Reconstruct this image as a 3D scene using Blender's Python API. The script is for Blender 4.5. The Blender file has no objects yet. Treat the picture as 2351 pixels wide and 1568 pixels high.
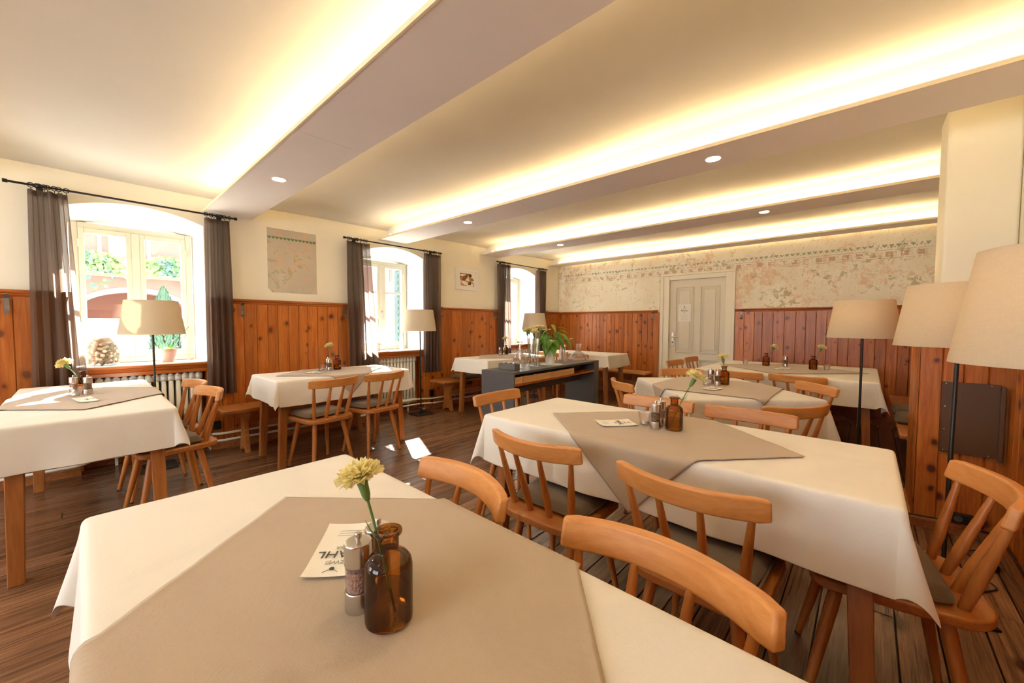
import bpy, bmesh, math, random
from mathutils import Vector, Matrix
random.seed(7)
PI = math.pi; rad = math.radians
S = bpy.context.scene; COL = S.collection
# ------------------------------------------------------------------ camera, world, sun, exposure
cd = bpy.data.cameras.new('camera'); cam = bpy.data.objects.new('camera', cd); COL.objects.link(cam)
cd.sensor_width = 36.0; cd.lens = 36.0 * 899.1 / 2351.0; cd.clip_start = 0.02; cd.clip_end = 200
yaw, pitch, roll = rad(42.26), rad(2.54), rad(.187)
fw = Vector((-math.sin(yaw)*math.cos(pitch), math.cos(yaw)*math.cos(pitch), -math.sin(pitch)))
r0 = Vector((math.cos(yaw), math.sin(yaw), 0)); u0 = r0.cross(fw)
rr = math.cos(roll)*r0 + math.sin(roll)*u0; uu = -math.sin(roll)*r0 + math.cos(roll)*u0
M = Matrix((rr, uu, -fw)).transposed().to_4x4(); M.translation = Vector((0, 0, 1.27))
cam.matrix_world = M; S.camera = cam
S.view_settings.view_transform = 'Standard'; S.view_settings.look = 'None'
S.view_settings.gamma = 1.0; S.view_settings.use_curve_mapping = False
S.view_settings.exposure = 1.05
S.cycles.max_bounces = 8; S.cycles.diffuse_bounces = 4; S.cycles.glossy_bounces = 3
S.cycles.transmission_bounces = 8; S.cycles.transparent_max_bounces = 12
S.cycles.caustics_reflective = False; S.cycles.caustics_refractive = False
S.cycles.sample_clamp_indirect = 6.0
w = bpy.data.worlds.new('sky'); S.world = w; w.use_nodes = True
nt = w.node_tree; bgn = nt.nodes['Background']
bgn.inputs[0].default_value = (.84, .91, 1.0, 1); bgn.inputs[1].default_value = 7.5
SUN_EL, SUN_AZ = rad(36), rad(24)
sd = Vector((math.cos(SUN_EL)*math.cos(SUN_AZ), -math.cos(SUN_EL)*math.sin(SUN_AZ), -math.sin(SUN_EL)))
sl = bpy.data.lights.new('sun', 'SUN'); sl.energy = 40.0; sl.angle = rad(.6); sl.color = (1, .95, .86)
so = bpy.data.objects.new('sun', sl); COL.objects.link(so); so.rotation_euler = sd.to_track_quat('-Z', 'Y').to_euler(); so.location = (-14, 5, 10)
LED_POWER = 16.0; LED_COL = (1.0, .72, .38); DOWN_POWER = 160.0; SHADE_POWER = 3.0

# ------------------------------------------------------------------ helpers
def link(o, parent=None):
    COL.objects.link(o)
    if parent is not None: o.parent = parent
    return o
def tag(o, label=None, cat=None, group=None, kind=None):
    if label: o['label'] = label
    if cat: o['category'] = cat
    if group: o['group'] = group
    if kind: o['kind'] = kind
    return o
def empty(name, loc=(0, 0, 0), rz=0, label=None, cat=None, group=None, kind=None):
    o = bpy.data.objects.new(name, None); link(o); o.location = loc; o.rotation_euler = (0, 0, rz); o.empty_display_size = .1
    return tag(o, label, cat, group, kind)
class MB:
    def __init__(s): s.v = []; s.f = []
    def add(s, vs, fs):
        n = len(s.v); s.v += [tuple(v) for v in vs]; s.f += [tuple(i+n for i in f) for f in fs]; return s
    def box(s, x0, x1, y0, y1, z0, z1):
        return s.add([(x0,y0,z0),(x1,y0,z0),(x1,y1,z0),(x0,y1,z0),(x0,y0,z1),(x1,y0,z1),(x1,y1,z1),(x0,y1,z1)],
                     [(0,3,2,1),(4,5,6,7),(0,1,5,4),(1,2,6,5),(2,3,7,6),(3,0,4,7)])
    def beam(s, p0, p1, a0, a1, b0=None, b1=None):
        b0 = b0 or a0; b1 = b1 or a1; x0,y0,z0 = p0; x1,y1,z1 = p1
        return s.add([(x0-a0,y0-b0,z0),(x0+a0,y0-b0,z0),(x0+a0,y0+b0,z0),(x0-a0,y0+b0,z0),(x1-a1,y1-b1,z1),(x1+a1,y1-b1,z1),(x1+a1,y1+b1,z1),(x1-a1,y1+b1,z1)],
                     [(0,3,2,1),(4,5,6,7),(0,1,5,4),(1,2,6,5),(2,3,7,6),(3,0,4,7)])
    def lathe(s, prof, n=24, c=(0,0,0)):
        vs = []; fs = []; m = len(prof)
        for r, z in prof:
            for i in range(n):
                a = 2*PI*i/n; vs.append((c[0]+r*math.cos(a), c[1]+r*math.sin(a), c[2]+z))
        for j in range(m-1):
            for i in range(n):
                k = (i+1) % n; fs.append((j*n+i, j*n+k, (j+1)*n+k, (j+1)*n+i))
        if prof[0][0] > 1e-5: fs.append(tuple(reversed(range(n))))
        if prof[-1][0] > 1e-5: fs.append(tuple((m-1)*n+i for i in range(n)))
        return s.add(vs, fs)
    def tube(s, pts, rs, n=8, cap=True):
        pts = [Vector(p) for p in pts]
        if not isinstance(rs, (list, tuple)): rs = [rs]*len(pts)
        vs = []; fs = []; ref = None
        for i, p in enumerate(pts):
            t = (pts[min(i+1, len(pts)-1)] - pts[max(i-1, 0)]).normalized()
            if ref is None: ref = Vector((0,0,1)) if abs(t.z) < .9 else Vector((1,0,0))
            u = (ref - t*ref.dot(t)).normalized(); ref = u; v = t.cross(u)
            for k in range(n):
                a = 2*PI*k/n; vs.append(p + (u*math.cos(a)+v*math.sin(a))*rs[i])
        for i in range(len(pts)-1):
            for k in range(n):
                k2 = (k+1) % n; fs.append((i*n+k, i*n+k2, (i+1)*n+k2, (i+1)*n+k))
        if cap: fs.append(tuple(reversed(range(n)))); fs.append(tuple((len(pts)-1)*n+k for k in range(n)))
        return s.add(vs, fs)
    def prism(s, poly, h0, h1, ax='z'):
        def P(a, b, h): return (a,b,h) if ax == 'z' else ((h,a,b) if ax == 'x' else (a,h,b))
        n = len(poly); vs = [P(a,b,h0) for a,b in poly] + [P(a,b,h1) for a,b in poly]
        fs = [tuple(reversed(range(n))), tuple(range(n, 2*n))] + [(i,(i+1)%n,n+(i+1)%n,n+i) for i in range(n)]
        return s.add(vs, fs)
    def mesh(s, name, mat, smooth=False):
        m = bpy.data.meshes.new(name); m.from_pydata(s.v, [], s.f)
        bm = bmesh.new(); bm.from_mesh(m); bmesh.ops.recalc_face_normals(bm, faces=bm.faces); bm.to_mesh(m); bm.free()
        if smooth: m.polygons.foreach_set('use_smooth', [True]*len(m.polygons))
        if mat: m.materials.append(mat)
        m.update(); return m
    def build(s, name, mat, parent=None, loc=(0,0,0), rot=(0,0,0), smooth=False, bevel=0, seg=2):
        o = bpy.data.objects.new(name, s.mesh(name, mat, smooth or bevel > 0)); link(o, parent); o.location = loc; o.rotation_euler = rot
        if bevel:
            b = o.modifiers.new('bevel', 'BEVEL'); b.width = bevel; b.segments = seg; b.limit_method = 'ANGLE'; b.angle_limit = rad(38); b.harden_normals = True
        elif smooth:
            o.data.set_sharp_from_angle(angle=rad(42))
            if len(s.v) < 4000: wn = o.modifiers.new('weighted_normals', 'WEIGHTED_NORMAL'); wn.keep_sharp = True
        return o
def inst(name, me, parent, loc=(0,0,0), rot=(0,0,0), scale=(1,1,1)):
    o = bpy.data.objects.new(name, me); link(o, parent); o.location = loc; o.rotation_euler = rot; o.scale = scale; return o
def kids(o): return [c for c in COL.objects if c.parent == o]
KC = {}
def copy_tree(o, parent=None):
    key = o.name
    if key not in KC: KC[key] = kids(o)
    c = o.copy(); COL.objects.link(c); c.parent = parent
    for ch in KC[key]: copy_tree(ch, c)
    return c
def grid(nx, ny, fn):
    m = MB(); vs = [fn(i/(nx-1), j/(ny-1)) for j in range(ny) for i in range(nx)]
    return m.add(vs, [(j*nx+i, j*nx+i+1, (j+1)*nx+i+1, (j+1)*nx+i) for j in range(ny-1) for i in range(nx-1)])

# ------------------------------------------------------------------ materials
class N:
    def __init__(s, name, color=(.8,.8,.8), rough=.5, metal=0.0, **kw):
        s.m = bpy.data.materials.new(name); s.m.use_nodes = True; s.t = s.m.node_tree; s.b = s.t.nodes['Principled BSDF']
        s.b.inputs['Base Color'].default_value = (*color, 1); s.b.inputs['Roughness'].default_value = rough; s.b.inputs['Metallic'].default_value = metal
        for k, v in kw.items(): s.b.inputs[k.replace('_', ' ')].default_value = v
    def n(s, typ, **kw):
        o = s.t.nodes.new('ShaderNode'+typ)
        for k, v in kw.items(): setattr(o, k, v)
        return o
    def l(s, a, b): s.t.links.new(a, b)
    def coord(s, scale=(1,1,1), kind='Object', rnd=0.0):
        tc = s.n('TexCoord'); mp = s.n('Mapping'); mp.inputs['Scale'].default_value = scale; s.l(tc.outputs[kind], mp.inputs['Vector'])
        if rnd:
            oi = s.n('ObjectInfo'); mm = s.n('Math', operation='MULTIPLY'); mm.inputs[1].default_value = rnd; s.l(oi.outputs['Random'], mm.inputs[0])
            cx = s.n('CombineXYZ'); [s.l(mm.outputs[0], cx.inputs[i]) for i in range(3)]; s.l(cx.outputs[0], mp.inputs['Location'])
        return mp.outputs[0]
    def noise(s, vec, scale=5, detail=3, rough=.5, dist=0.0):
        x = s.n('TexNoise'); x.inputs['Scale'].default_value = scale; x.inputs['Detail'].default_value = detail; x.inputs['Roughness'].default_value = rough; x.inputs['Distortion'].default_value = dist
        s.l(vec, x.inputs['Vector']); return x.outputs['Fac']
    def ramp(s, fac, stops):
        x = s.n('ValToRGB'); e = x.color_ramp.elements
        while len(e) < len(stops): e.new(.5)
        for q, (p, c) in zip(e, stops): q.position = p; q.color = (*c, 1) if len(c) == 3 else c
        s.l(fac, x.inputs[0]); return x.outputs[0]
    def mix(s, fac, a, b, mode='MIX'):
        x = s.n('Mix', data_type='RGBA', blend_type=mode)
        for sock, v in ((x.inputs[0], fac), (x.inputs[6], a), (x.inputs[7], b)):
            if isinstance(v, (int, float)): sock.default_value = v
            elif isinstance(v, tuple): sock.default_value = (*v, 1)
            else: s.l(v, sock)
        return x.outputs[2]
    def math(s, op, a, b=None):
        x = s.n('Math', operation=op)
        for sock, v in ((x.inputs[0], a), (x.inputs[1], b)):
            if v is None: continue
            if isinstance(v, (int, float)): sock.default_value = v
            else: s.l(v, sock)
        return x.outputs[0]
    def color(s, c): s.l(c, s.b.inputs['Base Color'])
    def rough(s, c): s.l(c, s.b.inputs['Roughness'])
    def bump(s, h, strength=.2, dist=.01):
        x = s.n('Bump'); x.inputs['Strength'].default_value = strength; x.inputs['Distance'].default_value = dist
        s.l(h, x.inputs['Height']); s.l(x.outputs[0], s.b.inputs['Normal'])
W1, B0 = (1,1,1), (0,0,0)
def wood(name, light, dark, knots=False, rough=.35, gs=(26, 26, 1.3), rnd=40.0, var=.25, bump=.12, axis='z', knotc=(.06,.018,.008), worn=None, kn=(8.0, 8.0, 6.5), kd=.40):
    m = N(name, rough=rough)
    sc = {'z': gs, 'x': (gs[2], gs[0], gs[1]), 'y': (gs[0], gs[2], gs[1])}[axis]
    v = m.coord(sc, rnd=rnd)
    n1 = m.noise(v, 1.0, 3, .55, 1.4); n2 = m.noise(v, 5.5, 2, .6, .3)
    g = m.mix(.35, n1, n2)
    c = m.ramp(g, [(.36, dark), (.52, tuple(a*.45+b*.55 for a, b in zip(dark, light))), (.66, light)])
    if knots:
        kv3 = m.coord(kn, rnd=rnd*1.7); wv_ = m.noise(kv3, 1.5, 2); sx_ = m.n('SeparateXYZ'); m.l(kv3, sx_.inputs[0]); cx_ = m.n('CombineXYZ'); m.l(sx_.outputs[0], cx_.inputs[0]); m.l(sx_.outputs[2 if axis == 'z' else 1], cx_.inputs[1])
        vo = m.n('TexVoronoi', voronoi_dimensions='2D'); vo.inputs['Scale'].default_value = 1.0; vo.inputs['Randomness'].default_value = .95; m.l(cx_.outputs[0], vo.inputs['Vector'])
        sp_ = m.n('SeparateColor'); m.l(vo.outputs['Color'], sp_.inputs[0]); dd = m.math('MULTIPLY', m.math('ADD', vo.outputs['Distance'], m.math('MULTIPLY', m.math('SUBTRACT', wv_, .5), .38)), m.math('ADD', m.math('MULTIPLY', sp_.outputs[1], 1.4), .8)); on = m.math('LESS_THAN', sp_.outputs[0], kd)
        ring = m.ramp(dd, [(.16, W1), (.34, B0)]); c = m.mix(m.math('MULTIPLY', m.math('MULTIPLY', ring, on), .75), c, tuple(a*.8 for a in dark))
        k = m.math('MULTIPLY', m.ramp(dd, [(.0, W1), (.11, (.85,.85,.85)), (.17, B0)]), on)
        c = m.mix(k, c, knotc)
    oi = m.n('ObjectInfo'); f = m.math('MULTIPLY', oi.outputs['Random'], var)
    c = m.mix(f, c, tuple(x*.45 for x in dark))
    if worn:
        wv = m.coord((1,1,1), rnd=3); wn = m.noise(wv, 9, 6, .75); wf = m.ramp(wn, [(.58, B0), (.66, W1)]); wf = m.math('MULTIPLY', wf, .5)
        c = m.mix(wf, c, worn)
    m.color(c)
    if bump: m.bump(n2, bump, .004)
    return m.m
def cloth(name, col, rough=.85, weave=900, bump=.15, crease=.0, sheen=.2):
    m = N(name, col, rough); m.b.inputs['Sheen Weight'].default_value = sheen
    v = m.coord(); a = m.noise(v, weave, 1); b = m.noise(v, 3.2, 4, .55, .9)
    cc = m.mix(m.ramp(b, [(.35, B0), (.65, W1)]), tuple(x*.93 for x in col), col); m.color(cc)
    if crease: e2 = m.noise(v, 9, 5, .6, 2.2); b = m.mix(.35, b, e2)
    h = m.mix(.10 if crease else .6, b, a); m.bump(h, bump if not crease else crease, .012)
    return m.m
def paint(name, col, rough=.6, bump=.0, bs=60, var=.04):
    m = N(name, col, rough); v = m.coord()
    n = m.noise(v, 1.7, 4); m.color(m.mix(m.ramp(n, [(.35, B0), (.65, W1)]), tuple(max(0, x*(1-var)) for x in col), col))
    if bump: m.bump(m.noise(v, bs, 4), bump, .004)
    return m.m
def glass(name, col=(1,1,1), rough=0.0, trans=.5, ior=1.45):
    m = N(name); t = m.t; g = m.n('BsdfGlass'); g.inputs['Color'].default_value = (*col, 1); g.inputs['Roughness'].default_value = rough; g.inputs['IOR'].default_value = ior
    tr = m.n('BsdfTransparent'); tr.inputs['Color'].default_value = (*col, 1); mx = m.n('MixShader'); mx.inputs[0].default_value = trans
    m.l(g.outputs[0], mx.inputs[1]); m.l(tr.outputs[0], mx.inputs[2]); m.l(mx.outputs[0], t.nodes['Material Output'].inputs[0]); return m.m
def pane_mat():
    m = N('window_glass'); tr = m.n('BsdfTransparent'); gl = m.n('BsdfGlossy'); gl.inputs['Roughness'].default_value = .02
    mx = m.n('MixShader'); mx.inputs[0].default_value = .05; m.l(tr.outputs[0], mx.inputs[1]); m.l(gl.outputs[0], mx.inputs[2]); m.l(mx.outputs[0], m.t.nodes['Material Output'].inputs[0]); return m.m
def fresco(name, overlay=None, lo=(.82,.74,.56), hi=(.92,.86,.70)):
    m = N(name, rough=.9); v = m.coord(kind='Generated') if 0 else None
    g = m.n('NewGeometry'); v = g.outputs['Position']
    big = m.noise(v, 1.3, 5, .6, .6); med = m.noise(v, 6.5, 6, .72, .4); fine = m.noise(v, 38, 5, .75)
    sh = m.n('VectorMath', operation='ADD'); sh.inputs[1].default_value = (7.3, 2.1, 4.4); m.l(v, sh.inputs[0]); v2 = sh.outputs[0]
    big2 = m.noise(v2, 1.1, 3, .6, .8); med2 = m.noise(v2, 11, 6, .75, .5)
    c = m.mix(m.ramp(big, [(.35, B0), (.65, W1)]), lo, hi)
    c = m.mix(m.ramp(m.math('MULTIPLY', m.noise(v, 12, 7, .8, .6), m.math('ADD', big2, .42)), [(.515, B0), (.57, (.6,.6,.6))]), c, (.74,.44,.27))
    c = m.mix(m.ramp(m.math('MULTIPLY', med2, m.math('ADD', big, .42)), [(.535, B0), (.575, (.7,.7,.7))]), c, (.42,.38,.19))
    if overlay: c = m.mix(m.ramp(m.noise(v2, 13, 5, .7), [(.42, B0), (.5, (.85,.85,.85))]), c, overlay)
    c = m.mix(m.ramp(fine, [(.585, B0), (.65, (.65,.65,.65))]), c, (.56,.42,.26))
    m.color(c); m.bump(med, .25, .006); return m.m

m_wall = paint('cream_wall_plaster', (.89,.83,.66), .85, .06, 40)
m_white = paint('white_plaster', (.86,.85,.80), .85, .05, 30)
m_ceil = paint('ceiling_plaster', (.66,.625,.555), .9, .12, 9)
m_beam = paint('beam_paint', (.84,.77,.72), .7)
m_lip = paint('beam_edge_paint', (.82,.70,.48), .7)
m_frame = paint('window_frame_paint', (.70,.67,.56), .4)
m_door = paint('door_paint', (.76,.69,.54), .45)
m_doorf = paint('door_frame_paint', (.85,.79,.63), .45)
m_pine = wood('varnished_pine', (.68,.225,.036), (.40,.095,.013), knots=True, rough=.33, var=.5, kd=.33)
m_pine_x = wood('varnished_pine_rail', (.52,.150,.026), (.28,.060,.010), rough=.24, axis='y', var=.2)
m_pine_b = wood('varnished_pine_rail_back', (.52,.150,.026), (.28,.060,.010), rough=.24, axis='x', var=.2)
m_floor = wood('worn_floor_boards', (.37,.185,.092), (.095,.042,.020), knots=True, rough=.25, axis='y', gs=(30,30,1.1), var=.45, bump=.5, knotc=(.02,.008,.004), kn=(7,3.5,7), kd=.25)
_b = m_floor.node_tree.nodes['Principled BSDF']; _b.inputs['Coat Weight'].default_value = .35; _b.inputs['Coat Roughness'].default_value = .18
m_chair = wood('beech_chair_wood', (.70,.315,.092), (.56,.215,.050), rough=.42, axis='x', var=.25, gs=(14,14,2.0))
m_chair_z = wood('beech_turned_wood', (.58,.215,.050), (.42,.135,.026), rough=.38, axis='z', var=.25, gs=(14,14,2.0))
m_seat = wood('worn_chair_seat_wood', (.58,.225,.055), (.36,.115,.024), rough=.34, axis='x', var=.2, gs=(10,10,2.0), worn=(.66,.36,.14))
m_table = wood('table_leg_wood', (.46,.175,.045), (.30,.095,.022), rough=.35, axis='z', var=.2, gs=(16,16,1.4))
m_bench = wood('bench_wood', (.56,.23,.065), (.36,.12,.028), knots=True, rough=.3, axis='y', var=.2)
m_skirt = wood('skirting_wood', (.50,.20,.06), (.32,.10,.03), rough=.5, axis='y')
m_cloth = cloth('white_table_linen', (.80,.745,.645), crease=.35)
m_clothc = cloth('creased_white_table_linen', (.80,.745,.645), crease=1.0)
m_nap = cloth('taupe_table_linen', (.46,.355,.245), crease=.30)
m_cush = cloth('grey_brown_cushion_cloth', (.150,.105,.064), .9, 500, .3)
m_shadec = None
m_steel = N('brushed_steel', (.60,.57,.53), .26, 1.0).m
m_black = N('black_metal', (.018,.017,.017), .4, .4).m
m_rodm = N('black_iron', (.022,.018,.018), .45, .6).m
m_dark = paint('graphite_laminate', (.092,.090,.090), .38)
m_rad = paint('radiator_enamel', (.90,.88,.78), .35)
m_hook = N('grey_iron_hook', (.22,.20,.18), .4, .8).m
m_glass = glass('clear_glass', (.99,.99,.99), 0, .62)
def thin(name, col, gl=.9, rough=.02):
    m = N(name); tr = m.n('BsdfTransparent'); tr.inputs[0].default_value = (*col, 1); g = m.n('BsdfGlossy'); g.inputs['Roughness'].default_value = rough
    lw = m.n('Fresnel'); lw.inputs['IOR'].default_value = 1.5; mx = m.n('MixShader'); m.l(m.math('MULTIPLY', lw.outputs[0], gl), mx.inputs[0]); m.l(tr.outputs[0], mx.inputs[1]); m.l(g.outputs[0], mx.inputs[2]); m.l(mx.outputs[0], m.t.nodes['Material Output'].inputs[0]); return m.m
m_amber = thin('amber_glass', (.75,.46,.19))
m_water = thin('water', (.80,.74,.62), .5)
m_pane = pane_mat()
m_stem = paint('flower_stem', (.10,.20,.05), .5)
def petal():
    m = N('pale_yellow_petal'); d = m.n('BsdfDiffuse'); t = m.n('BsdfTranslucent'); d.inputs[0].default_value = (.95,.87,.50,1); t.inputs[0].default_value = (.95,.86,.42,1)
    mx = m.n('MixShader'); mx.inputs[0].default_value = .45; m.l(d.outputs[0], mx.inputs[1]); m.l(t.outputs[0], mx.inputs[2]); m.l(mx.outputs[0], m.t.nodes['Material Output'].inputs[0]); return m.m
m_petal = petal()
m_paper = paint('cream_card_paper', (.86,.82,.72), .7)
m_ink = paint('dark_print_ink', (.06,.055,.05), .8)
m_inkl = paint('grey_print_ink', (.30,.28,.25), .8)
def leaf_mat(name, c, t):
    m = N(name, c, .35); v = m.coord(); m.color(m.mix(m.ramp(m.noise(v, 3, 3), [(.35, B0), (.65, W1)]), tuple(x*.7 for x in c), c)); tl = m.n('BsdfTranslucent'); tl.inputs[0].default_value = (*t, 1)
    mx = m.n('MixShader'); mx.inputs[0].default_value = .35; m.l(m.b.outputs[0], mx.inputs[1]); m.l(tl.outputs[0], mx.inputs[2]); m.l(mx.outputs[0], m.t.nodes['Material Output'].inputs[0]); return m.m
m_leaf = leaf_mat('plant_leaf', (.14,.33,.05), (.30,.62,.06)); m_leafl = leaf_mat('young_plant_leaf', (.36,.52,.09), (.6,.8,.15))
m_potw = paint('white_ceramic', (.85,.82,.74), .3)
m_pink = paint('pink_ceramic', (.72,.38,.36), .3)
m_cork = paint('cork', (.90,.78,.62), .9, .3, 90, .2)
m_wax = paint('white_wax', (.88,.86,.80), .5)
m_alu = N('aluminium_cup', (.75,.75,.74), .3, 1.0).m
m_salt = None
def granules(name, cols, scale):
    m = N(name, rough=.6); v = m.coord(); vo = m.n('TexVoronoi'); vo.inputs['Scale'].default_value = scale; m.l(v, vo.inputs['Vector'])
    sp = m.n('SeparateColor'); m.l(vo.outputs['Color'], sp.inputs[0]); m.color(m.ramp(sp.outputs[0], [(i/(len(cols)-1) if len(cols) > 1 else 0, c) for i, c in enumerate(cols)])); m.bump(vo.outputs['Distance'], .8, .003); return m.m
m_salt = granules('pink_salt', [(.80,.42,.30), (.86,.60,.50), (.70,.30,.20)], 260)
m_pepper = granules('mixed_pepper', [(.04,.02,.015), (.30,.10,.04), (.55,.36,.18), (.10,.05,.03)], 300)
def shade_mat():
    m = N('linen_lamp_shade'); v = m.coord((1,1,1)); a = m.noise(m.coord((400,400,30)), 1, 2); b = m.noise(m.coord((30,30,500)), 1, 2)
    c = m.mix(.5, m.mix(a, (.60,.50,.36), (.74,.64,.49)), m.mix(b, (.60,.50,.36), (.74,.64,.49)))
    d = m.n('BsdfDiffuse'); t = m.n('BsdfTranslucent'); m.l(c, d.inputs[0]); m.l(c, t.inputs[0]); mx = m.n('MixShader'); mx.inputs[0].default_value = .32
    m.l(d.outputs[0], mx.inputs[1]); m.l(t.outputs[0], mx.inputs[2]); m.l(mx.outputs[0], m.t.nodes['Material Output'].inputs[0]); return m.m
m_shade = shade_mat()
def curtain_mat():
    m = N('brown_sheer_curtain'); a = m.noise(m.coord((1200,1200,60)), 1, 1); b = m.noise(m.coord((60,60,1200)), 1, 1)
    c = m.mix(m.mix(.5, a, b), (.115,.078,.062), (.17,.12,.095))
    d = m.n('BsdfDiffuse'); t = m.n('BsdfTranslucent'); tr = m.n('BsdfTransparent'); m.l(c, d.inputs[0]); t.inputs[0].default_value = (.30,.22,.18,1)
    mx = m.n('MixShader'); mx.inputs[0].default_value = .38; m.l(d.outputs[0], mx.inputs[1]); m.l(t.outputs[0], mx.inputs[2])
    m2 = m.n('MixShader'); m2.inputs[0].default_value = .14; m.l(mx.outputs[0], m2.inputs[1]); m.l(tr.outputs[0], m2.inputs[2]); m.l(m2.outputs[0], m.t.nodes['Material Output'].inputs[0]); return m.m
m_curt = curtain_mat()
def emit(name, col, st):
    m = N(name); e = m.n('Emission'); e.inputs[0].default_value = (*col, 1); e.inputs[1].default_value = st; m.l(e.outputs[0], m.t.nodes['Material Output'].inputs[0]); return m.m
m_led = emit('warm_light_strip', LED_COL, LED_POWER)
m_spot = emit('downlight_lens', (1, .80, .54), DOWN_POWER)
m_bulb = emit('lamp_bulb', (1, .72, .40), 50)

# ------------------------------------------------------------------ room constants
XW, XN, XO = -4.85, -5.02, -5.34      # window wall face, radiator niche back, outer face
XP = -4.82                            # wainscot face
YB = 6.80; YR = -3.0; XR = .62
CAP = 1.52
WC = [-2.2, .375, 2.935, 5.54]         # window centres (the first, behind the camera, is unseen and added for daylight)
def zceil(y): return 2.505 + .013*max(0, y)

# floor -------------------------------------------------------------
fl = empty('floor', (0,0,0), kind='structure'); tag(fl, 'dark worn varnished plank floor running away from the camera', 'floor')
MB().box(XO, XR+.1, YR-.1, YB+.1, -.12, -.03).build('subfloor', m_black, fl)
x = XN; pm = {}
while x < XR:
    wd = random.choice([.118, .132, .132, .146]); y = YR - random.uniform(0, 3)
    while y < YB:
        L = random.uniform(3.2, 5.2); ya, yb = max(y, YR), min(y+L, YB); y += L
        if yb - ya < .05: continue
        o = MB().box(0, wd-.005, 0, yb-ya-.003, -.03, random.uniform(-.001, .001)).build('floor_board', m_floor, fl, (x, ya, 0))
        b = o.modifiers.new('b', 'BEVEL'); b.width = .0018; b.segments = 1
    x += wd

# window wall --------------------------------------------------------
wl = empty('wall_left', kind='structure'); tag(wl, 'cream plastered wall with three deep window recesses', 'wall')
def NA(c): return c-.48 if c > 1 else c-.41
def arch(y, c, hw, zs, rise):
    t = (y-c)/hw; return zs + rise*max(0, 1-t*t)
def opening(m_f, m_r, c):
    hw, ho = .46, .425; NS = 14
    ys = [c-hw + 2*hw*i/NS for i in range(NS+1)]; yo = [c-ho + 2*ho*i/NS for i in range(NS+1)]
    zi = [arch(y, c, hw, 2.215, .095) for y in ys]; zo = [arch(y, c, ho, 2.15, .035) for y in yo]
    for i in range(NS):
        m_f.add([(XW, ys[i], zi[i]), (XW, ys[i+1], zi[i+1]), (XW, ys[i+1], 2.75), (XW, ys[i], 2.75)], [(0,1,2,3)])
        m_r.add([(XW, ys[i], zi[i]), (XW, ys[i+1], zi[i+1]), (XO, yo[i+1], zo[i+1]), (XO, yo[i], zo[i])], [(0,1,2,3)])
        m_f.add([(XO, yo[i], zo[i]), (XO, yo[i+1], zo[i+1]), (XO, yo[i+1], 2.75), (XO, yo[i], 2.75)], [(0,1,2,3)])
    for s in (0, -1):
        m_r.add([(XW, ys[s], .86), (XW, ys[s], zi[s]), (XO, yo[s], zo[s]), (XO, yo[s], .86)], [(0,1,2,3)])
    m_r.add([(XW, c-hw, .875), (XW, c+hw, .875), (XO, c+ho, .875), (XO, c-ho, .875)], [(0,1,2,3)])
    # niche under the window
    a, b = NA(c), c+.465
    m_f.add([(XN, a, -.1), (XN, b, -.1), (XN, b, .86), (XN, a, .86)], [(0,1,2,3)])
    for yy in (a, b): m_f.add([(XN, yy, -.1), (XW, yy, -.1), (XW, yy, .87), (XN, yy, .87)], [(0,1,2,3)])
    m_f.add([(XN, a, .87), (XN, b, .87), (XW, b, .87), (XW, a, .87)], [(0,1,2,3)])
    m_f.add([(XO, c-ho, -.1), (XO, c+ho, -.1), (XO, c+ho, .875), (XO, c-ho, .875)], [(0,1,2,3)])
mf, mr = MB(), MB(); edge = YR-.3
for c in WC:
    opening(mf, mr, c)
    mf.add([(XW, edge, -.1), (XW, NA(c), -.1), (XW, NA(c), .86), (XW, edge, .86)], [(0,1,2,3)])
    mf.add([(XW, edge, .86), (XW, c-.46, .86), (XW, c-.46, 2.75), (XW, edge, 2.75)], [(0,1,2,3)])
    mf.add([(XW, c+.46, .86), (XW, c+.465, .86), (XW, c+.465, 2.75), (XW, c+.46, 2.75)], [(0,1,2,3)])
    mf.add([(XO, edge, -.1), (XO, c-.43, -.1), (XO, c-.43, 2.75), (XO, edge, 2.75)], [(0,1,2,3)]); edge = c+.465
    mf.add([(XO, c+.43, -.1), (XO, c+.465, -.1), (XO, c+.465, 2.75), (XO, c+.43, 2.75)], [(0,1,2,3)])
mf.add([(XW, edge, -.1), (XW, YB+.2, -.1), (XW, YB+.2, 2.75), (XW, edge, 2.75)], [(0,1,2,3)])
mf.add([(XO, edge, -.1), (XO, YB+.2, -.1), (XO, YB+.2, 2.75), (XO, edge, 2.75)], [(0,1,2,3)])
mf.build('wall_face', m_wall, wl); mr.build('window_reveal', m_white, wl)
# back wall, right wall, rear wall, block --------------------------------
m_fres = fresco('weathered_wall_painting')
DX0, DX1, DH = -2.53, -1.66, 2.02
wb = empty('wall_back', kind='structure'); tag(wb, 'back wall with weathered painted plaster above pine panelling', 'wall')
m = MB().box(XW, DX0, YB, YB+.1, -.12, 2.75).box(DX1, XR+.1, YB, YB+.1, -.12, 2.75).box(DX0, DX1, YB+.02, YB+.1, -.12, -.001).box(DX0, DX1, YB, YB+.1, DH, 2.75); m.build('wall_face', m_wall, wb)
m = MB().box(XW+.005, -2.70, YB-.008, YB, 1.50, 2.75).box(-1.54, XR, YB-.008, YB, 1.50, 2.75).box(-2.70, -1.54, YB-.008, YB, 2.10, 2.75); m.build('painted_plaster', m_fres, wb)
def heart(cx, cz, s):
    pts = []
    for i in range(14):
        t = 2*PI*i/14; pts.append((cx + s*.5*math.sin(t)**3*1.05, cz + s*(.42*math.cos(t)-.17*math.cos(2*t)-.07*math.cos(3*t)-.03*math.cos(4*t))))
    return pts
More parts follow.
